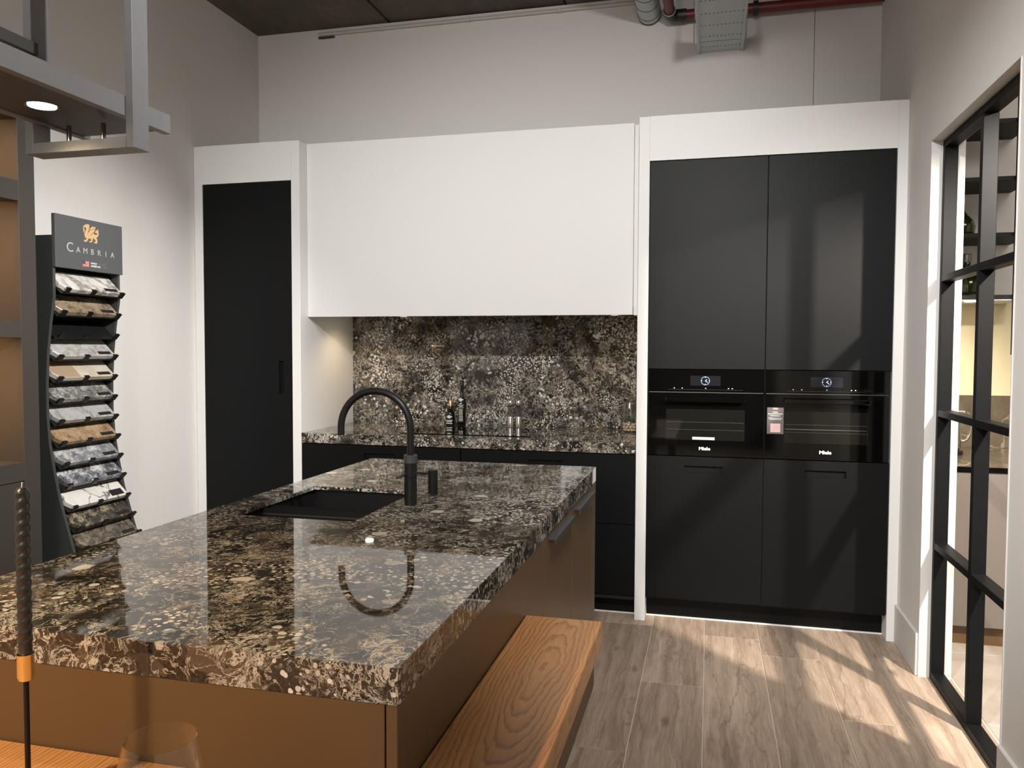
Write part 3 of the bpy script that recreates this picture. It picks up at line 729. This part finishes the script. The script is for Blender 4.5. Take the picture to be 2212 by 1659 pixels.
# undermount sink
t = thing('kitchen_sink', (-1.195, 2.36, 0.74), 'black undermount sink with two bowls in the island slab', 'sink')
zr = IZ-0.0125; wx0, wx1, wy0, wy1 = SX0-0.012, SX1+0.012, SY0-0.012, SY1+0.012
def bowl(x0, x1, y0, y1, zb, ztp, nm):
    b_ = MB(); ix0, ix1, iy0, iy1 = x0+0.006, x1-0.006, y0+0.006, y1-0.006; s = 0.012
    top = [(x0, y0, ztp), (x1, y0, ztp), (x1, y1, ztp), (x0, y1, ztp)]
    bot = [(ix0+s, iy0+s, zb+0.004), (ix1-s, iy0+s, zb+0.004), (ix1-s, iy1-s, zb+0.004), (ix0+s, iy1-s, zb+0.004)]
    low = [(ix0, iy0, zb+0.02), (ix1, iy0, zb+0.02), (ix1, iy1, zb+0.02), (ix0, iy1, zb+0.02)]
    for k in range(4):
        n_ = (k+1) % 4
        b_.quad([top[k], top[n_], low[n_], low[k]]); b_.quad([low[k], low[n_], bot[n_], bot[k]])
    b_.quad(bot)
    o_ = b_.build(nm, M['sink'], t)
    MB().lathe([(0.001, zb+0.0045), (0.04, zb+0.0045), (0.042, zb+0.007), (0.001, zb+0.007)], ((x0+x1)/2, (y0+y1)/2, 0), 20).build('drain', M['dark_steel'], o_)
yd0, yd1 = 2.285, 2.330
bowl(wx0, wx1, yd1, wy1, 0.76, zr, 'main_bowl'); bowl(wx0, wx1, wy0, yd0, 0.80, zr, 'small_bowl')
MB().box(wx0, wx1, yd0-0.001, yd1+0.001, 0.80, zr-0.012, 0.006, 2).build('divider', M['sink_lit'], t)
mb = MB()
mb.box(wx0-0.03, wx0, wy0-0.03, wy1+0.03, 0.78, zr); mb.box(wx1, wx1+0.02, wy0-0.03, wy1+0.03, 0.78, zr)
mb.box(wx0, wx1, wy0-0.03, wy0, 0.78, zr); mb.box(wx0, wx1, wy1, wy1+0.03, 0.78, zr)
mb.build('rim', M['sink'], t)

# tap
fx, fy = -0.9305, 2.392
t = thing('kitchen_tap', (fx, fy, IZ), 'matt black swan neck tap standing beside the island sink', 'tap')
MB().lathe([(0.0205, IZ), (0.0205, 1.0545), (0.0198, 1.0550)], (fx, fy, 0), 32).build('base_column', M['black_metal'], t)
MB().lathe([(0.0198, 1.0555), (0.0205, 1.0560), (0.0205, 1.0985)], (fx, fy, 0), 32).build('body', M['black_metal'], t)
MB().lathe([(0.0195, 1.0990), (0.0220, 1.1005), (0.0220, 1.1255), (0.0205, 1.1270)], (fx, fy, 0), 32).build('collar', M['pull'], t)
Rr = 0.1215; pts = [(fx, fy, 1.120), (fx, fy, 1.16), (fx, fy, 1.2085)]
for k in range(1, 33):
    a = PI*k/32; pts.append((fx-Rr+Rr*math.cos(a), fy, 1.2085+Rr*math.sin(a)))
pts.append((fx-2*Rr, fy, 1.183))
MB().tube(pts, 0.0115, 20).build('spout', M['black_metal'], t)
lv = MB(); lv.tube([(fx-0.006, fy-0.017, 1.0675), (fx-0.018, fy-0.030, 1.0625), (fx-0.034, fy-0.040, 1.0545)], [0.0042, 0.0036, 0.0032], 10)
lv.build('lever', M['black_metal'], t)
t = thing('soap_dispenser', (-0.929, 2.600, IZ), 'short black soap dispenser with a thin spout behind the tap', 'dispenser')
MB().lathe([(0.0170, IZ), (0.0172, IZ+0.001), (0.0172, 1.0455), (0.0160, 1.0470)], (-0.929, 2.6, 0), 28).build('cylinder', M['black_metal'], t)
MB().tube([(-0.940, 2.6, 1.0335), (-1.015, 2.6, 1.0345), (-1.030, 2.6, 1.030), (-1.036, 2.6, 1.020)], 0.0035, 10).build('spout', M['black_metal'], t)

# ------------------------------------------------------------------ oak table hugging the island
TZ = 0.757; TX1 = -0.262
t = thing('oak_table', (-0.9, 0.8, 0), 'oiled oak table wrapping round the corner of the island', 'table')
poly = [(-1.75, 0.30, TZ-0.058), (TX1, 0.30, TZ-0.058), (TX1, 2.045, TZ-0.058), (IX1+0.0015, 2.045, TZ-0.058), (IX1+0.0015, IY0-0.002, TZ-0.058), (-1.75, IY0-0.002, TZ-0.058)]
mb = MB().prism(poly, (0, 0, 0.058)); bmesh.ops.bevel(mb.bm, geom=list(mb.bm.edges), offset=0.002, segments=1, affect='EDGES')
top = mb.build('tabletop', M['oak'], t)
for (lx, ly) in ((-1.66, 0.42), (-0.36, 0.42)):
    MB().box(lx-0.035, lx+0.035, ly-0.035, ly+0.035, 0, TZ-0.059, 0.004).build('leg', M['black_metal'], t)
MB().box(-1.66, -0.36, 0.40, 0.44, TZ-0.12, TZ-0.0585).build('apron_rail', M['black_metal'], t)

# candlestick with twisted taper candle
cx_, cy_ = -1.033, 1.005
t = thing('candlestick', (cx_, cy_, TZ), 'slim black candlestick with a brass cup on the oak table', 'candlestick')
MB().lathe([(0.001, TZ), (0.038, TZ), (0.040, TZ+0.003), (0.036, TZ+0.006), (0.006, TZ+0.009), (0.001, TZ+0.009)], (cx_, cy_, 0), 28).build('foot', M['black_metal'], t)
MB().tube([(cx_, cy_, TZ+0.008), (cx_, cy_, 0.945)], 0.0042, 12).build('stem', M['black_metal'], t)
MB().lathe([(0.004, 0.944), (0.010, 0.946), (0.0125, 0.952), (0.0125, 0.985), (0.0137, 0.9875), (0.0118, 0.9875), (0.0112, 0.956), (0.004, 0.956)], (cx_, cy_, 0), 28).build('cup', M['brass'], t)
c = thing('taper_candle', (cx_, cy_, 0.957), 'dark brown twisted taper candle standing in the brass cup', 'candle')
mb = MB(); seg, hts = 32, 120; rings = []
for j in range(hts+1):
    h_ = j/hts; z_ = 0.957+0.292*h_
    base_r = 0.0100 if z_ > 0.992 else 0.0098
    if h_ > 0.97: base_r *= 1-0.45*((h_-0.97)/0.03)**2
    ring = []
    for k in range(seg):
        a = 2*PI*k/seg; tw = 2*PI*8.5*h_
        amp = 0.0 if z_ < 0.999 else 1.0
        r_ = base_r*(1+amp*0.16*(abs(math.cos(1.0*(a-tw)))-0.5))
        ring.append(mb.bm.verts.new((cx_+r_*math.cos(a), cy_+r_*math.sin(a), z_)))
    rings.append(ring)
for j in range(hts):
    for k in range(seg):
        f = mb.bm.faces.new((rings[j][k], rings[j][(k+1) % seg], rings[j+1][(k+1) % seg], rings[j+1][k])); f.smooth = True
mb.bm.faces.new(rings[0]); mb.bm.faces.new(rings[-1])
bmesh.ops.recalc_face_normals(mb.bm, faces=mb.bm.faces)
mb.build('wax_body', M['candle'], c)
MB().tube([(cx_, cy_, 1.2485), (cx_+0.001, cy_, 1.257)], 0.0009, 6).build('wick', M['pink_print'] if False else M['white_print'], c)

# wine glass
gx, gy, gz = -0.664, 0.845, TZ
t = thing('wine_glass', (gx, gy, gz), 'empty clear stemmed wine glass on the oak table', 'glass')
MB().lathe([(0.001, gz+0.0005), (0.036, gz+0.0005), (0.036, gz+0.0022), (0.008, gz+0.006), (0.0042, gz+0.012), (0.0038, gz+0.070), (0.008, gz+0.080), (0.030, gz+0.088), (0.050, gz+0.112), (0.0560, gz+0.138),
            (0.0545, gz+0.165), (0.049, gz+0.195), (0.0435, gz+0.2185), (0.0425, gz+0.2192), (0.0420, gz+0.2185), (0.0475, gz+0.195), (0.0530, gz+0.165), (0.0545, gz+0.138), (0.0487, gz+0.114), (0.029, gz+0.091), (0.001, gz+0.086)], (gx, gy, 0), 48).build('bowl_and_stem', M['glass'], t)

# ------------------------------------------------------------------ hanging metal rack with downlights
t = thing('hanging_rack', (-1.367, 0.95, 1.90), 'grey metal ceiling rack with downlights hanging over the table', 'rack')
for yf, nm in ((1.50, 'a'), (0.35, 'b')):
    MB().box(-1.244, -1.224, yf, yf+0.05, 1.903, ZC-0.002, 0.001).build('upright', M['rack_metal'], t)
    MB().box(-1.511, -1.489, yf, yf+0.05, 1.903, ZC-0.002, 0.001).build('upright', M['rack_metal'], t)
    MB().box(-1.489, -1.244, yf, yf+0.05, 1.903, 1.927, 0.001).build('lower_crossbar', M['rack_metal'], t)
    for xx in (-1.415, -1.323):
        MB().lathe([(0.0055, 1.927), (0.0055, 1.966), (0.004, 1.968)], (xx, yf+0.025, 0), 14).build('peg', M['steel'], t)
MB().box(-1.264, -1.2445, 0.20, 1.651, 1.971, 2.015, 0.001).build('side_rail', M['rack_metal'], t)
MB().box(-1.4885, -1.469, 0.20, 1.651, 1.971, 2.015, 0.001).build('side_rail', M['rack_metal'], t)
MB().box(-1.4885, -1.469, 0.20, 1.500, 2.119, 2.146, 0.001).build('upper_rail', M['rack_panel'], t)  # shade on this rail put in as the darker panel colour
MB().box(-1.4685, -1.2645, 0.22, 1.630, 1.974, 1.990).build('panel', M['rack_panel'], t)
for yy in (1.405, 0.50):
    l = MB().lathe([(0.028, 1.9735), (0.033, 1.9725), (0.033, 1.9742), (0.028, 1.9742)], (-1.37, yy, 0), 24, closed=True).build('downlight', M['steel'], t)
    MB().lathe([(0.027, 1.9722), (0.027, 1.9738)], (-1.37, yy, 0), 24).build('lamp_lens', M['led'], l)

# ------------------------------------------------------------------ left display shelf unit
t = thing('shelf_unit', (-2.89, 2.28, 0), 'tall taupe open shelf unit with warm niches on the left wall', 'shelf')
xf, xb = -2.70, XL+0.001; ye = 2.722; ys = 1.85
MB().box(xb, xf, 2.642, ye, 0, 2.46, 0.001).build('upright', M['shelf_brown'], t)
MB().box(xb, xf, ys, ys+0.08, 0, 2.46, 0.001).build('upright', M['shelf_brown'], t)
MB().box(xb, xb+0.02, ys+0.08, 2.642, 0.92, 2.46).build('back_panel', M['niche'], t)
for za, zb in ((2.38, 2.46), (2.054, 2.136), (1.506, 1.574), (0.925, 1.002)):
    MB().box(xb+0.02, xf, ys+0.08, 2.642, za, zb, 0.001).build('shelf_board', M['shelf_brown'], t)
for ya, yb in ((ys+0.081, 2.285), (2.288, 2.641)):
    MB().box(xb+0.02, xf-0.001, ya, yb, 0.06, 0.922, 0.001).build('cupboard_door', M['shelf_brown'], t)
MB().box(xb+0.02, xf-0.03, ys+0.081, 2.641, 0.0, 0.06).build('plinth', M['black_in'], t)
M['strip'] = emit('shelf_light_strip', (1.0, 0.66, 0.32), 6.0)
for zz in (2.380, 2.054, 1.506):
    MB().box(xf-0.05, xf-0.035, ys+0.15, 2.40, zz-0.006, zz-0.0005).build('light_strip', M['strip'], t)
    area('niche_light', (xf-0.042, 2.22, zz-0.009), (xb+0.02, 2.25, zz-0.30), 7.0, (1.0, 0.68, 0.36), 0.5, 0.02)

# ------------------------------------------------------------------ stone sample tower
ty0, ty1 = 2.845, 3.245
t = thing('sample_tower', (-2.9, 3.045, 0), 'black tower of stone sample trays with a dark grey header board against the left wall', 'display stand')
prof = [(1.95, -2.742), (1.80, -2.738), (1.69, -2.738), (1.57, -2.759), (1.45, -2.775), (1.31, -2.784), (1.17, -2.785), (1.05, -2.776), (0.925, -2.754), (0.805, -2.728), (0.685, -2.692), (0.595, -2.664), (0.45, -2.61), (0.30, -2.56), (0.12, -2.52), (0.0, -2.50)]
for y0 in (ty0, ty1-0.015):
    pl = [(XL+0.002, y0, 0.0), (XL+0.002, y0, 1.95)]+[(x_, y0, z_) for z_, x_ in prof]
    MB().prism(pl, (0, 0.015, 0)).build('side_panel', M['tower'], t)
bk = []
for (z_, x_) in prof: bk.append((x_-0.105, z_))
mb = MB()
for (a, b_) in zip(bk[:-1], bk[1:]):
    mb.quad([(a[0], ty0+0.015, a[1]), (a[0], ty1-0.015, a[1]), (b_[0], ty1-0.015, b_[1]), (b_[0], ty0+0.015, b_[1])])
mb.build('back_sheet', M['black_in'], t)
MB().box(-2.74, -2.721, ty0, ty1, 1.814, 2.042, 0.001).build('header_board', M['header'], t)
hb = t.children[-1]
hb = [c for c in t.children if c.name.startswith('header_board')][0]
xh = -2.7208
text('C', 0.058, (xh, 2.925, 1.905), FACE_X, M['silver_print'], 'lettering', hb, 0.0004, 0.0)
for k, ch in enumerate('AMBRIA'):
    text(ch, 0.036, (xh, 2.972+0.0415*k, 1.899), FACE_X, M['silver_print'], 'lettering', hb, 0.0004, 0.0)
text('FAMILY', 0.0115, (xh, 3.045, 1.848), FACE_X, M['white_print'], 'small_lettering', hb, 0.0004, 0.0002, 'LEFT')
text('OWNED', 0.0115, (xh, 3.092, 1.848), FACE_X, M['dim_print'], 'small_lettering', hb, 0.0004, 0.0, 'LEFT')
text('AMERICAN', 0.0115, (xh, 3.045, 1.836), FACE_X, M['white_print'], 'small_lettering', hb, 0.0004, 0.0002, 'LEFT')
text('MADE', 0.0115, (xh, 3.113, 1.836), FACE_X, M['dim_print'], 'small_lettering', hb, 0.0004, 0.0, 'LEFT')
mb = MB(); fy0, fz0 = 2.996, 1.830
for k in range(7):
    mb.box(xh-0.001, xh+0.0004, fy0, fy0+0.038, fz0+0.0037*k, fz0+0.0037*k+(0.0037 if k % 2 == 0 else 0.0012))
mb.build('flag_stripes', M['red_print'], hb)
MB().box(xh-0.001, xh+0.0002, fy0, fy0+0.038, fz0, fz0+0.0258).build('flag_ground', M['pink_print'], hb)
MB().box(xh-0.001, xh+0.0008, fy0, fy0+0.016, fz0+0.0125, fz0+0.026).build('flag_canton', M['blue_print'], hb)
# heraldic dragon emblem, outline in the pixel frame of the photograph's enlargement
def dr(u, v):
    # u, v in 0..1 over the emblem
    return (xh, 3.002+0.092*u, 1.9375+0.081*(1-v))
def emblem(pts, x_off=0.0):
    P_ = [dr((px-400)/1090.0, (py-0.19*(px-950)-420+(-60))/1000.0) for px, py in pts]
    return [(p[0]+x_off, p[1], p[2]) for p in P_]
parts_ = [
 [(410, 600), (425, 480), (560, 410), (700, 395), (840, 430), (850, 570), (800, 720), (700, 900), (640, 1000), (480, 960), (560, 780), (640, 640), (590, 620), (560, 560)],   # head and neck
 [(400, 620), (480, 600), (520, 700), (490, 880), (440, 830)],                                                        # beard
 [(470, 920), (640, 880), (860, 800), (1100, 860), (1200, 1000), (1180, 1180), (860, 1200), (640, 1160), (520, 1060)],   # body
 [(830, 720), (880, 650), (1000, 570), (1130, 510), (1115, 590), (1310, 560), (1240, 660), (1260, 730), (1170, 850), (1060, 900), (860, 850)],   # wing
 [(1180, 1000), (1390, 1010), (1390, 930), (1220, 880), (1260, 820), (1350, 780), (1460, 700), (1490, 860), (1500, 1000), (1460, 1110), (1300, 1200), (1130, 1220)],   # tail
 [(640, 1120), (780, 1180), (700, 1290), (640, 1370), (490, 1350), (430, 1290), (480, 1230), (560, 1270), (620, 1220)],   # fore leg
 [(490, 1150), (560, 1070), (660, 1080), (640, 1130)],
 [(860, 1160), (1080, 1170), (1080, 1260), (1050, 1350), (980, 1420), (840, 1410), (790, 1320), (890, 1350), (970, 1290)],  # middle leg
 [(1130, 1200), (1310, 1190), (1390, 1270), (1400, 1420), (1380, 1500), (1180, 1480), (1120, 1380), (1200, 1420), (1270, 1400), (1250, 1310)]]  # hind leg
mb = MB()
for q, pp in enumerate(parts_):
    vv = [mb.bm.verts.new(p) for p in emblem(pp, 0.00006*q)]
    for tri in tessellate_polygon([[Vector((v_.co.y, v_.co.z, 0)) for v_ in vv]]):
        f = mb.bm.faces.new([vv[i_] for i_ in tri]); f.normal_update()
        if f.normal.x < 0: f.normal_flip()
o = mb.build('dragon_emblem', M['gold_print'], hb); o['kind'] = 'stuff'
mb = MB()
for ptsl in ([(760, 820), (880, 700), (1230, 690), (1200, 715), (900, 730), (790, 840)], [(660, 950), (760, 830), (790, 830), (700, 950)], [(860, 1060), (960, 1000), (1050, 870), (1075, 890), (1000, 1020)], [(490, 560), (560, 530), (590, 590), (540, 590)], [(1150, 940), (1200, 870), (1225, 890), (1185, 960)]):
    mb.bm.faces.new([mb.bm.verts.new(p) for p in emblem(ptsl, 0.0009)])
o = mb.build('emblem_lines', plain('emblem_dark_print', (0.20, 0.13, 0.06), 0.5), hb); o['kind'] = 'stuff'  # darker brown lines printed on the emblem

# trays and samples
lips = [(-2.708, 1.710), (-2.730, 1.612), (-2.743, 1.516), (-2.751, 1.418), (-2.756, 1.323), (-2.758, 1.227), (-2.754, 1.134), (-2.744, 1.040), (-2.732, 0.947), (-2.716, 0.854), (-2.693, 0.758), (-2.665, 0.669)]
dvec = Vector((-0.72, 0, 0.694)); nvec = Vector((0.694, 0, 0.72))
ya, yb = 2.866, 3.222
stones = [
 ('white marble look stone sample with a grey diagonal vein, topmost on the tower', sample_stone('sample_white_vein', (0.20, 0.17, 0.14), (0.58, 0.56, 0.52), (0.66, 0.64, 0.60), 6, 0.8, (0.15, 0.12, 0.10), 5, 0.07)),
 ('brown and gold mottled stone sample just above the empty tray', sample_stone('sample_brown_gold', (0.09, 0.06, 0.04), (0.24, 0.18, 0.115), (0.36, 0.28, 0.19), 10)),
 None,
 ('light grey mottled stone sample just below the empty tray', sample_stone('sample_light_grey', (0.20, 0.19, 0.175), (0.38, 0.365, 0.34), (0.48, 0.46, 0.43), 16)),
 ('cream stone sample with a tan left half', sample_stone('sample_cream', (0.40, 0.33, 0.25), (0.52, 0.45, 0.36), (0.56, 0.51, 0.43), 3)),
 ('dark grey and white speckled stone sample below the cream one', sample_stone('sample_dark_speckle', (0.06, 0.06, 0.055), (0.16, 0.155, 0.14), (0.42, 0.40, 0.37), 18)),
 ('plain mid grey stone sample with a dark left corner', sample_stone('sample_mid_grey', (0.12, 0.115, 0.11), (0.36, 0.35, 0.335), (0.42, 0.41, 0.39), 6)),
 ('golden brown stone sample in the middle of the tower', sample_stone('sample_golden_brown', (0.15, 0.085, 0.045), (0.30, 0.20, 0.115), (0.40, 0.29, 0.18), 9)),
 ('blue grey stone sample with pale blotches', sample_stone('sample_blue_grey', (0.10, 0.11, 0.125), (0.22, 0.22, 0.225), (0.55, 0.53, 0.49), 13)),
 ('black and white swirled stone sample', sample_stone('sample_black_white', (0.03, 0.034, 0.045), (0.14, 0.145, 0.155), (0.62, 0.60, 0.57), 11)),
 ('white stone sample with thin black veins and a black label', sample_stone('sample_white_black_vein', (0.56, 0.53, 0.49), (0.62, 0.59, 0.55), (0.65, 0.62, 0.58), 6, 0.95, (0.05, 0.04, 0.04), 7, 0.035)),
 ('black stone sample with gold flecks below the white veined one', sample_stone('sample_black_gold', (0.012, 0.011, 0.010), (0.045, 0.038, 0.028), (0.28, 0.23, 0.15), 14)),
 ('dark brown speckled stone sample, lowest in sight on the tower', None),
]
lips.append((-2.640, 0.590))
lips = lips[:12]; stones_use = stones[:11]+[stones[11]]
lips.append((-2.636, 0.583)); stones_use.append(stones[12])
stones_use[12] = (stones[12][0], sample_stone('sample_dark_brown', (0.025, 0.02, 0.016), (0.085, 0.067, 0.048), (0.20, 0.165, 0.12), 16))
tan = plain('sample_tan', (0.36, 0.26, 0.17), 0.3)
for i, (lx, lz) in enumerate(lips):
    P0 = Vector((lx-0.010, 0, lz-0.004))          # bottom front line of the sample
    def pt(u, v, n): return P0 + dvec*v + nvec*n + Vector((0, u, 0))
    tr = MB(); tr.prism([pt(ya-0.003, -0.004, -0.004), pt(yb+0.003, -0.004, -0.004), pt(yb+0.003, 0.118, -0.004), pt(ya-0.003, 0.118, -0.004)], nvec*0.003)
    tr = tr.build('tray', M['black_metal'], t)
    for (u0, u1) in ((ya+0.015, ya+0.040), (3.028, 3.055), (yb-0.020, yb+0.010)):
        cl = MB(); cl.prism([pt(u0, -0.005, -0.004), pt(u0, -0.002, -0.004), pt(u0, -0.002, 0.026), pt(u0, -0.005, 0.030)], (0, u1-u0, 0))
        cl.prism([pt(u0, -0.005, 0.0245), pt(u0, 0.006, 0.0245), pt(u0, 0.006, 0.027), pt(u0, -0.005, 0.0275)], (0, u1-u0, 0))
        cl.build('clip', M['black_metal'], tr)
    if stones_use[i] is None: continue
    lab, sm = stones_use[i]
    s = thing('stone_sample', pt(3.045, 0.05, 0.0), lab, 'stone sample', 'stone samples on the tower')
    out = [(ya+0.030, 0.0), (yb-0.010, 0.0), (yb-0.002, 0.010), (yb-0.002, 0.112), (ya+0.002, 0.112), (ya+0.002, 0.034)]
    mb = MB(); mb.prism([pt(u, v, 0.0005) for u, v in out], nvec*0.022)
    bmesh.ops.bevel(mb.bm, geom=list(mb.bm.edges), offset=0.0012, segments=1, affect='EDGES')
    mb.build('slab', sm, s)
    if i == 4:
        mb = MB(); mb.prism([pt(u, v, 0.0226) for u, v in [(ya+0.030, 0.002), (3.01, 0.002), (3.01, 0.110), (ya+0.004, 0.110), (ya+0.004, 0.034)]], nvec*0.0006); mb.build('tan_half', tan, s)
    mb = MB(); w0 = 0.018 if i != 10 else 0.034
    mb.prism([pt(yb-0.100, 0.010, 0.0228), pt(yb-0.022, 0.010, 0.0228), pt(yb-0.022, 0.010+w0, 0.0228), pt(yb-0.100, 0.010+w0, 0.0228)], nvec*0.0008)
    mb.build('name_label', M['black_in'], s)

# ------------------------------------------------------------------ services under the ceiling
t = thing('cable_tray', (0.03, 4.0, 3.27), 'pale galvanised cable tray running under the ceiling towards the back wall', 'cable tray')
MB().box(-0.101, 0.166, 2.6, YB-0.001, 3.270, 3.273).build('bottom_sheet', M['galv'], t)
for xx in (-0.101, 0.150):
    MB().box(xx, xx+0.016, 2.6, YB-0.001, 3.262, 3.270, 0.001).build('edge_channel', M['galv'], t)
for xx in (-0.101, 0.1645):
    MB().box(xx, xx+0.0015, 2.6, YB-0.001, 3.273, 3.33).build('side_flange', M['galv'], t)
mb = MB()
for yy in [4.94-0.16*k for k in range(14)]:
    for k in range(11):
        xx = -0.075+0.0215*k
        mb.box(xx, xx+0.009, yy, yy+0.005, 3.2692, 3.2702)
o = mb.build('slots', M['black_in'], t); o['kind'] = 'stuff'
MB().box(-0.101, 0.166, 4.86, 4.8615, 3.2690, 3.2702).build('sheet_joint', M['fitting'], t)
for yy in (4.6, 3.0):
    for xx in (-0.106, 0.171):
        MB().tube([(xx, yy, 3.30), (xx, yy, ZC)], 0.004, 8).build('hanger_rod', M['galv'], t)
t = thing('ventilation_duct', (-0.39, 4.0, 3.53), 'round galvanised spiral duct meeting the back wall left of the red pipe', 'duct')
MB().lathe([(0.070, 2.6), (0.070, YB-0.001)], (-0.39, 0, 3.532), 32, 'Y').build('duct_pipe', M['galv'], t)
mb = MB()
for k in range(16): mb.lathe([(0.0702, 4.96-0.13*k), (0.0718, 4.962-0.13*k), (0.0718, 4.964-0.13*k), (0.0702, 4.966-0.13*k)], (-0.39, 0, 3.532), 32, 'Y')
mb.build('spiral_seams', M['fitting'], t)
MB().lathe([(0.0715, YB-0.02), (0.0715, YB-0.0008)], (-0.39, 0, 3.532), 32, 'Y').build('end_collar', M['fitting'], t)
t = thing('sprinkler_pipe', (0.3, 4.95, 3.48), 'dark red pipe with black fittings along the top of the back wall', 'pipe')
rp = 0.030; zp = 3.478; yp = 4.965
MB().tube([(-0.262, 2.6, zp), (-0.262, 4.885, zp)], rp, 20).build('pipe_run', M['red'], t)
MB().tube([(-0.19, yp, zp), (0.932, yp, zp)], rp, 20).build('pipe_run', M['red'], t)
pts = [(-0.262, 4.87, zp), (-0.262, 4.915, zp)]
for k in range(1, 7):
    a = PI/2*k/7; pts.append((-0.262+0.05*(1-math.cos(a)), 4.915+0.05*math.sin(a), zp))
pts += [(-0.212, yp, zp), (-0.165, yp, zp)]
MB().tube(pts, 0.036, 20).build('elbow', M['fitting'], t)
MB().tube([(0.218, yp, zp), (0.246, yp, zp)], 0.042, 20).build('coupling', M['fitting'], t)
MB().tube([(-0.262, 4.872, zp), (-0.262, 4.878, zp)], 0.0375, 20).build('seal_ring', M['white_print'], t)
MB().tube([(0.30, yp, zp), (0.30, yp, ZC)], 0.004, 8).build('hanger_rod', M['galv'], t)
t = thing('wall_conduit', (-1.6, 5.02, 3.60), 'thin white conduit running along the top of the back wall', 'conduit')
MB().tube([(-2.617, 5.024, 3.602), (-0.47, 5.024, 3.606)], 0.011, 12).build('conduit_pipe', M['conduit'], t)
MB().tube([(-2.617, 5.024, 3.580), (-2.50, 5.024, 3.580)], 0.006, 8).build('cable_end', M['fitting'], t)
for xx in (-2.15, -1.55, -0.95):
    MB().box(xx-0.012, xx+0.012, 5.010, YB-0.001, 3.590, 3.618, 0.002).build('saddle_clip', M['conduit'], t)

# ------------------------------------------------------------------ neighbouring display kitchen
t = thing('base_cabinet', (1.9, 4.7, 0), 'taupe base cabinet with a black grip channel beyond the steel grid', 'cabinet')
MB().box(1.075, 2.80, 4.345, YB-0.001, 0.10, 0.866).build('carcass', M['grey_panel'], t)
for xa, xb in ((1.075, 1.697), (1.700, 2.30), (2.303, 2.80)):
    MB().box(xa, xb, 4.322, 4.344, 0.102, 0.866, 0.001).build('door', M['grey_panel'], t)
MB().box(1.075, 2.80, 4.352, YB-0.001, 0.866, 0.9005).build('grip_channel', M['black_in'], t)
MB().box(1.075, 2.80, 4.37, 4.39, 0.0, 0.10).build('plinth', M['brown'], t)
o = MB().box(1.066, 2.82, 4.30, 5.015, 0.901, 0.921, 0.001).build('worktop', M['brown_marble'], None, (1.9, 4.66, 0.901))
tag(o, 'brown marble worktop beyond the steel grid', 'worktop')
o = MB().box(1.066, 2.82, 5.016, YB-0.0005, 0.9215, 1.217).build('backsplash', M['brown_marble'], None, (1.9, 5.02, 0.9215))
tag(o, 'low brown marble upstand behind the neighbouring worktop', 'backsplash')
o = MB().box(1.066, 2.82, YB-0.008, YB-0.0005, 1.2175, 1.74).build('wall_panel', M['cream_wall'], None, (1.9, 5.03, 1.2175))
tag(o, 'cream wall panel lit from the shelf above the marble upstand', 'wall panel')
t = thing('wall_rack', (1.35, 4.83, 1.45), 'black metal shelf rack on the wall beyond the steel grid', 'rack')
for zt_ in (2.672, 2.376, 2.086, 1.763):
    MB().box(1.08, 1.62, 4.655, YB-0.009, zt_-0.022, zt_, 0.001).build('shelf_board', M['black_in'], t)
for xx in (1.520, 1.08):
    MB().box(xx, xx+0.022, 4.628, 4.654, 1.45, 2.80, 0.001).build('post', M['black_in'], t)
MB().box(1.10, 1.577, 4.66, YB-0.02, 1.734, 1.7405).build('light_panel', M['trim'], t)
MB().lathe([(0.030, 1.7315), (0.030, 1.7345)], (1.345, 4.72, 0), 20).build('lamp_lens', M['led'], t)
def jug(x, y, z, s, label, name):
    t = thing(name, (x, y, z), label, 'bottle')
    MB().lathe([(0.001, z), (0.06*s, z), (0.085*s, z+0.02*s), (0.092*s, z+0.06*s), (0.078*s, z+0.105*s), (0.040*s, z+0.145*s), (0.022*s, z+0.175*s), (0.019*s, z+0.205*s), (0.015*s, z+0.205*s), (0.018*s, z+0.175*s), (0.036*s, z+0.142*s), (0.074*s, z+0.103*s), (0.087*s, z+0.06*s), (0.080*s, z+0.024*s), (0.001, z+0.006)], (x, y, 0), 28).build('glass_body', M['green_glass'], t)
    return t
jug(1.305, 4.78, 2.0865, 0.78, 'small green glass bottle on the upper shelf of the black rack', 'glass_bottle')
j = jug(1.345, 4.80, 1.7635, 0.95, 'squat dark green glass jar with a steel cap on the lowest black shelf', 'glass_jar')
MB().lathe([(0.024, 1.948), (0.025, 1.951), (0.025, 1.990), (0.020, 1.994)], (1.345, 4.80, 0), 20).build('cap', M['dark_steel'], j)
kx, ky, kz = 1.235, 4.66, 0.9215
t = thing('electric_kettle', (kx, ky, kz), 'chromed jug kettle on a black foot on the neighbouring worktop', 'kettle')
MB().lathe([(0.001, kz), (0.075, kz), (0.075, kz+0.018), (0.060, kz+0.022), (0.001, kz+0.022)], (kx, ky, 0), 28).build('foot', M['black_metal'], t)
MB().lathe([(0.050, kz+0.023), (0.068, kz+0.035), (0.066, kz+0.10), (0.050, kz+0.19), (0.044, kz+0.235), (0.030, kz+0.245)], (kx, ky, 0), 28).build('body', M['kettle'], t)
hp = [(kx+0.040, ky, kz+0.225)]+[(kx+0.075+0.040*math.sin(PI*k/14), ky, kz+0.147+0.078*math.cos(PI*k/14)) for k in range(15)]+[(kx+0.060, ky, kz+0.069)]
MB().tube(hp, 0.008, 12).build('handle', M['kettle'], t)
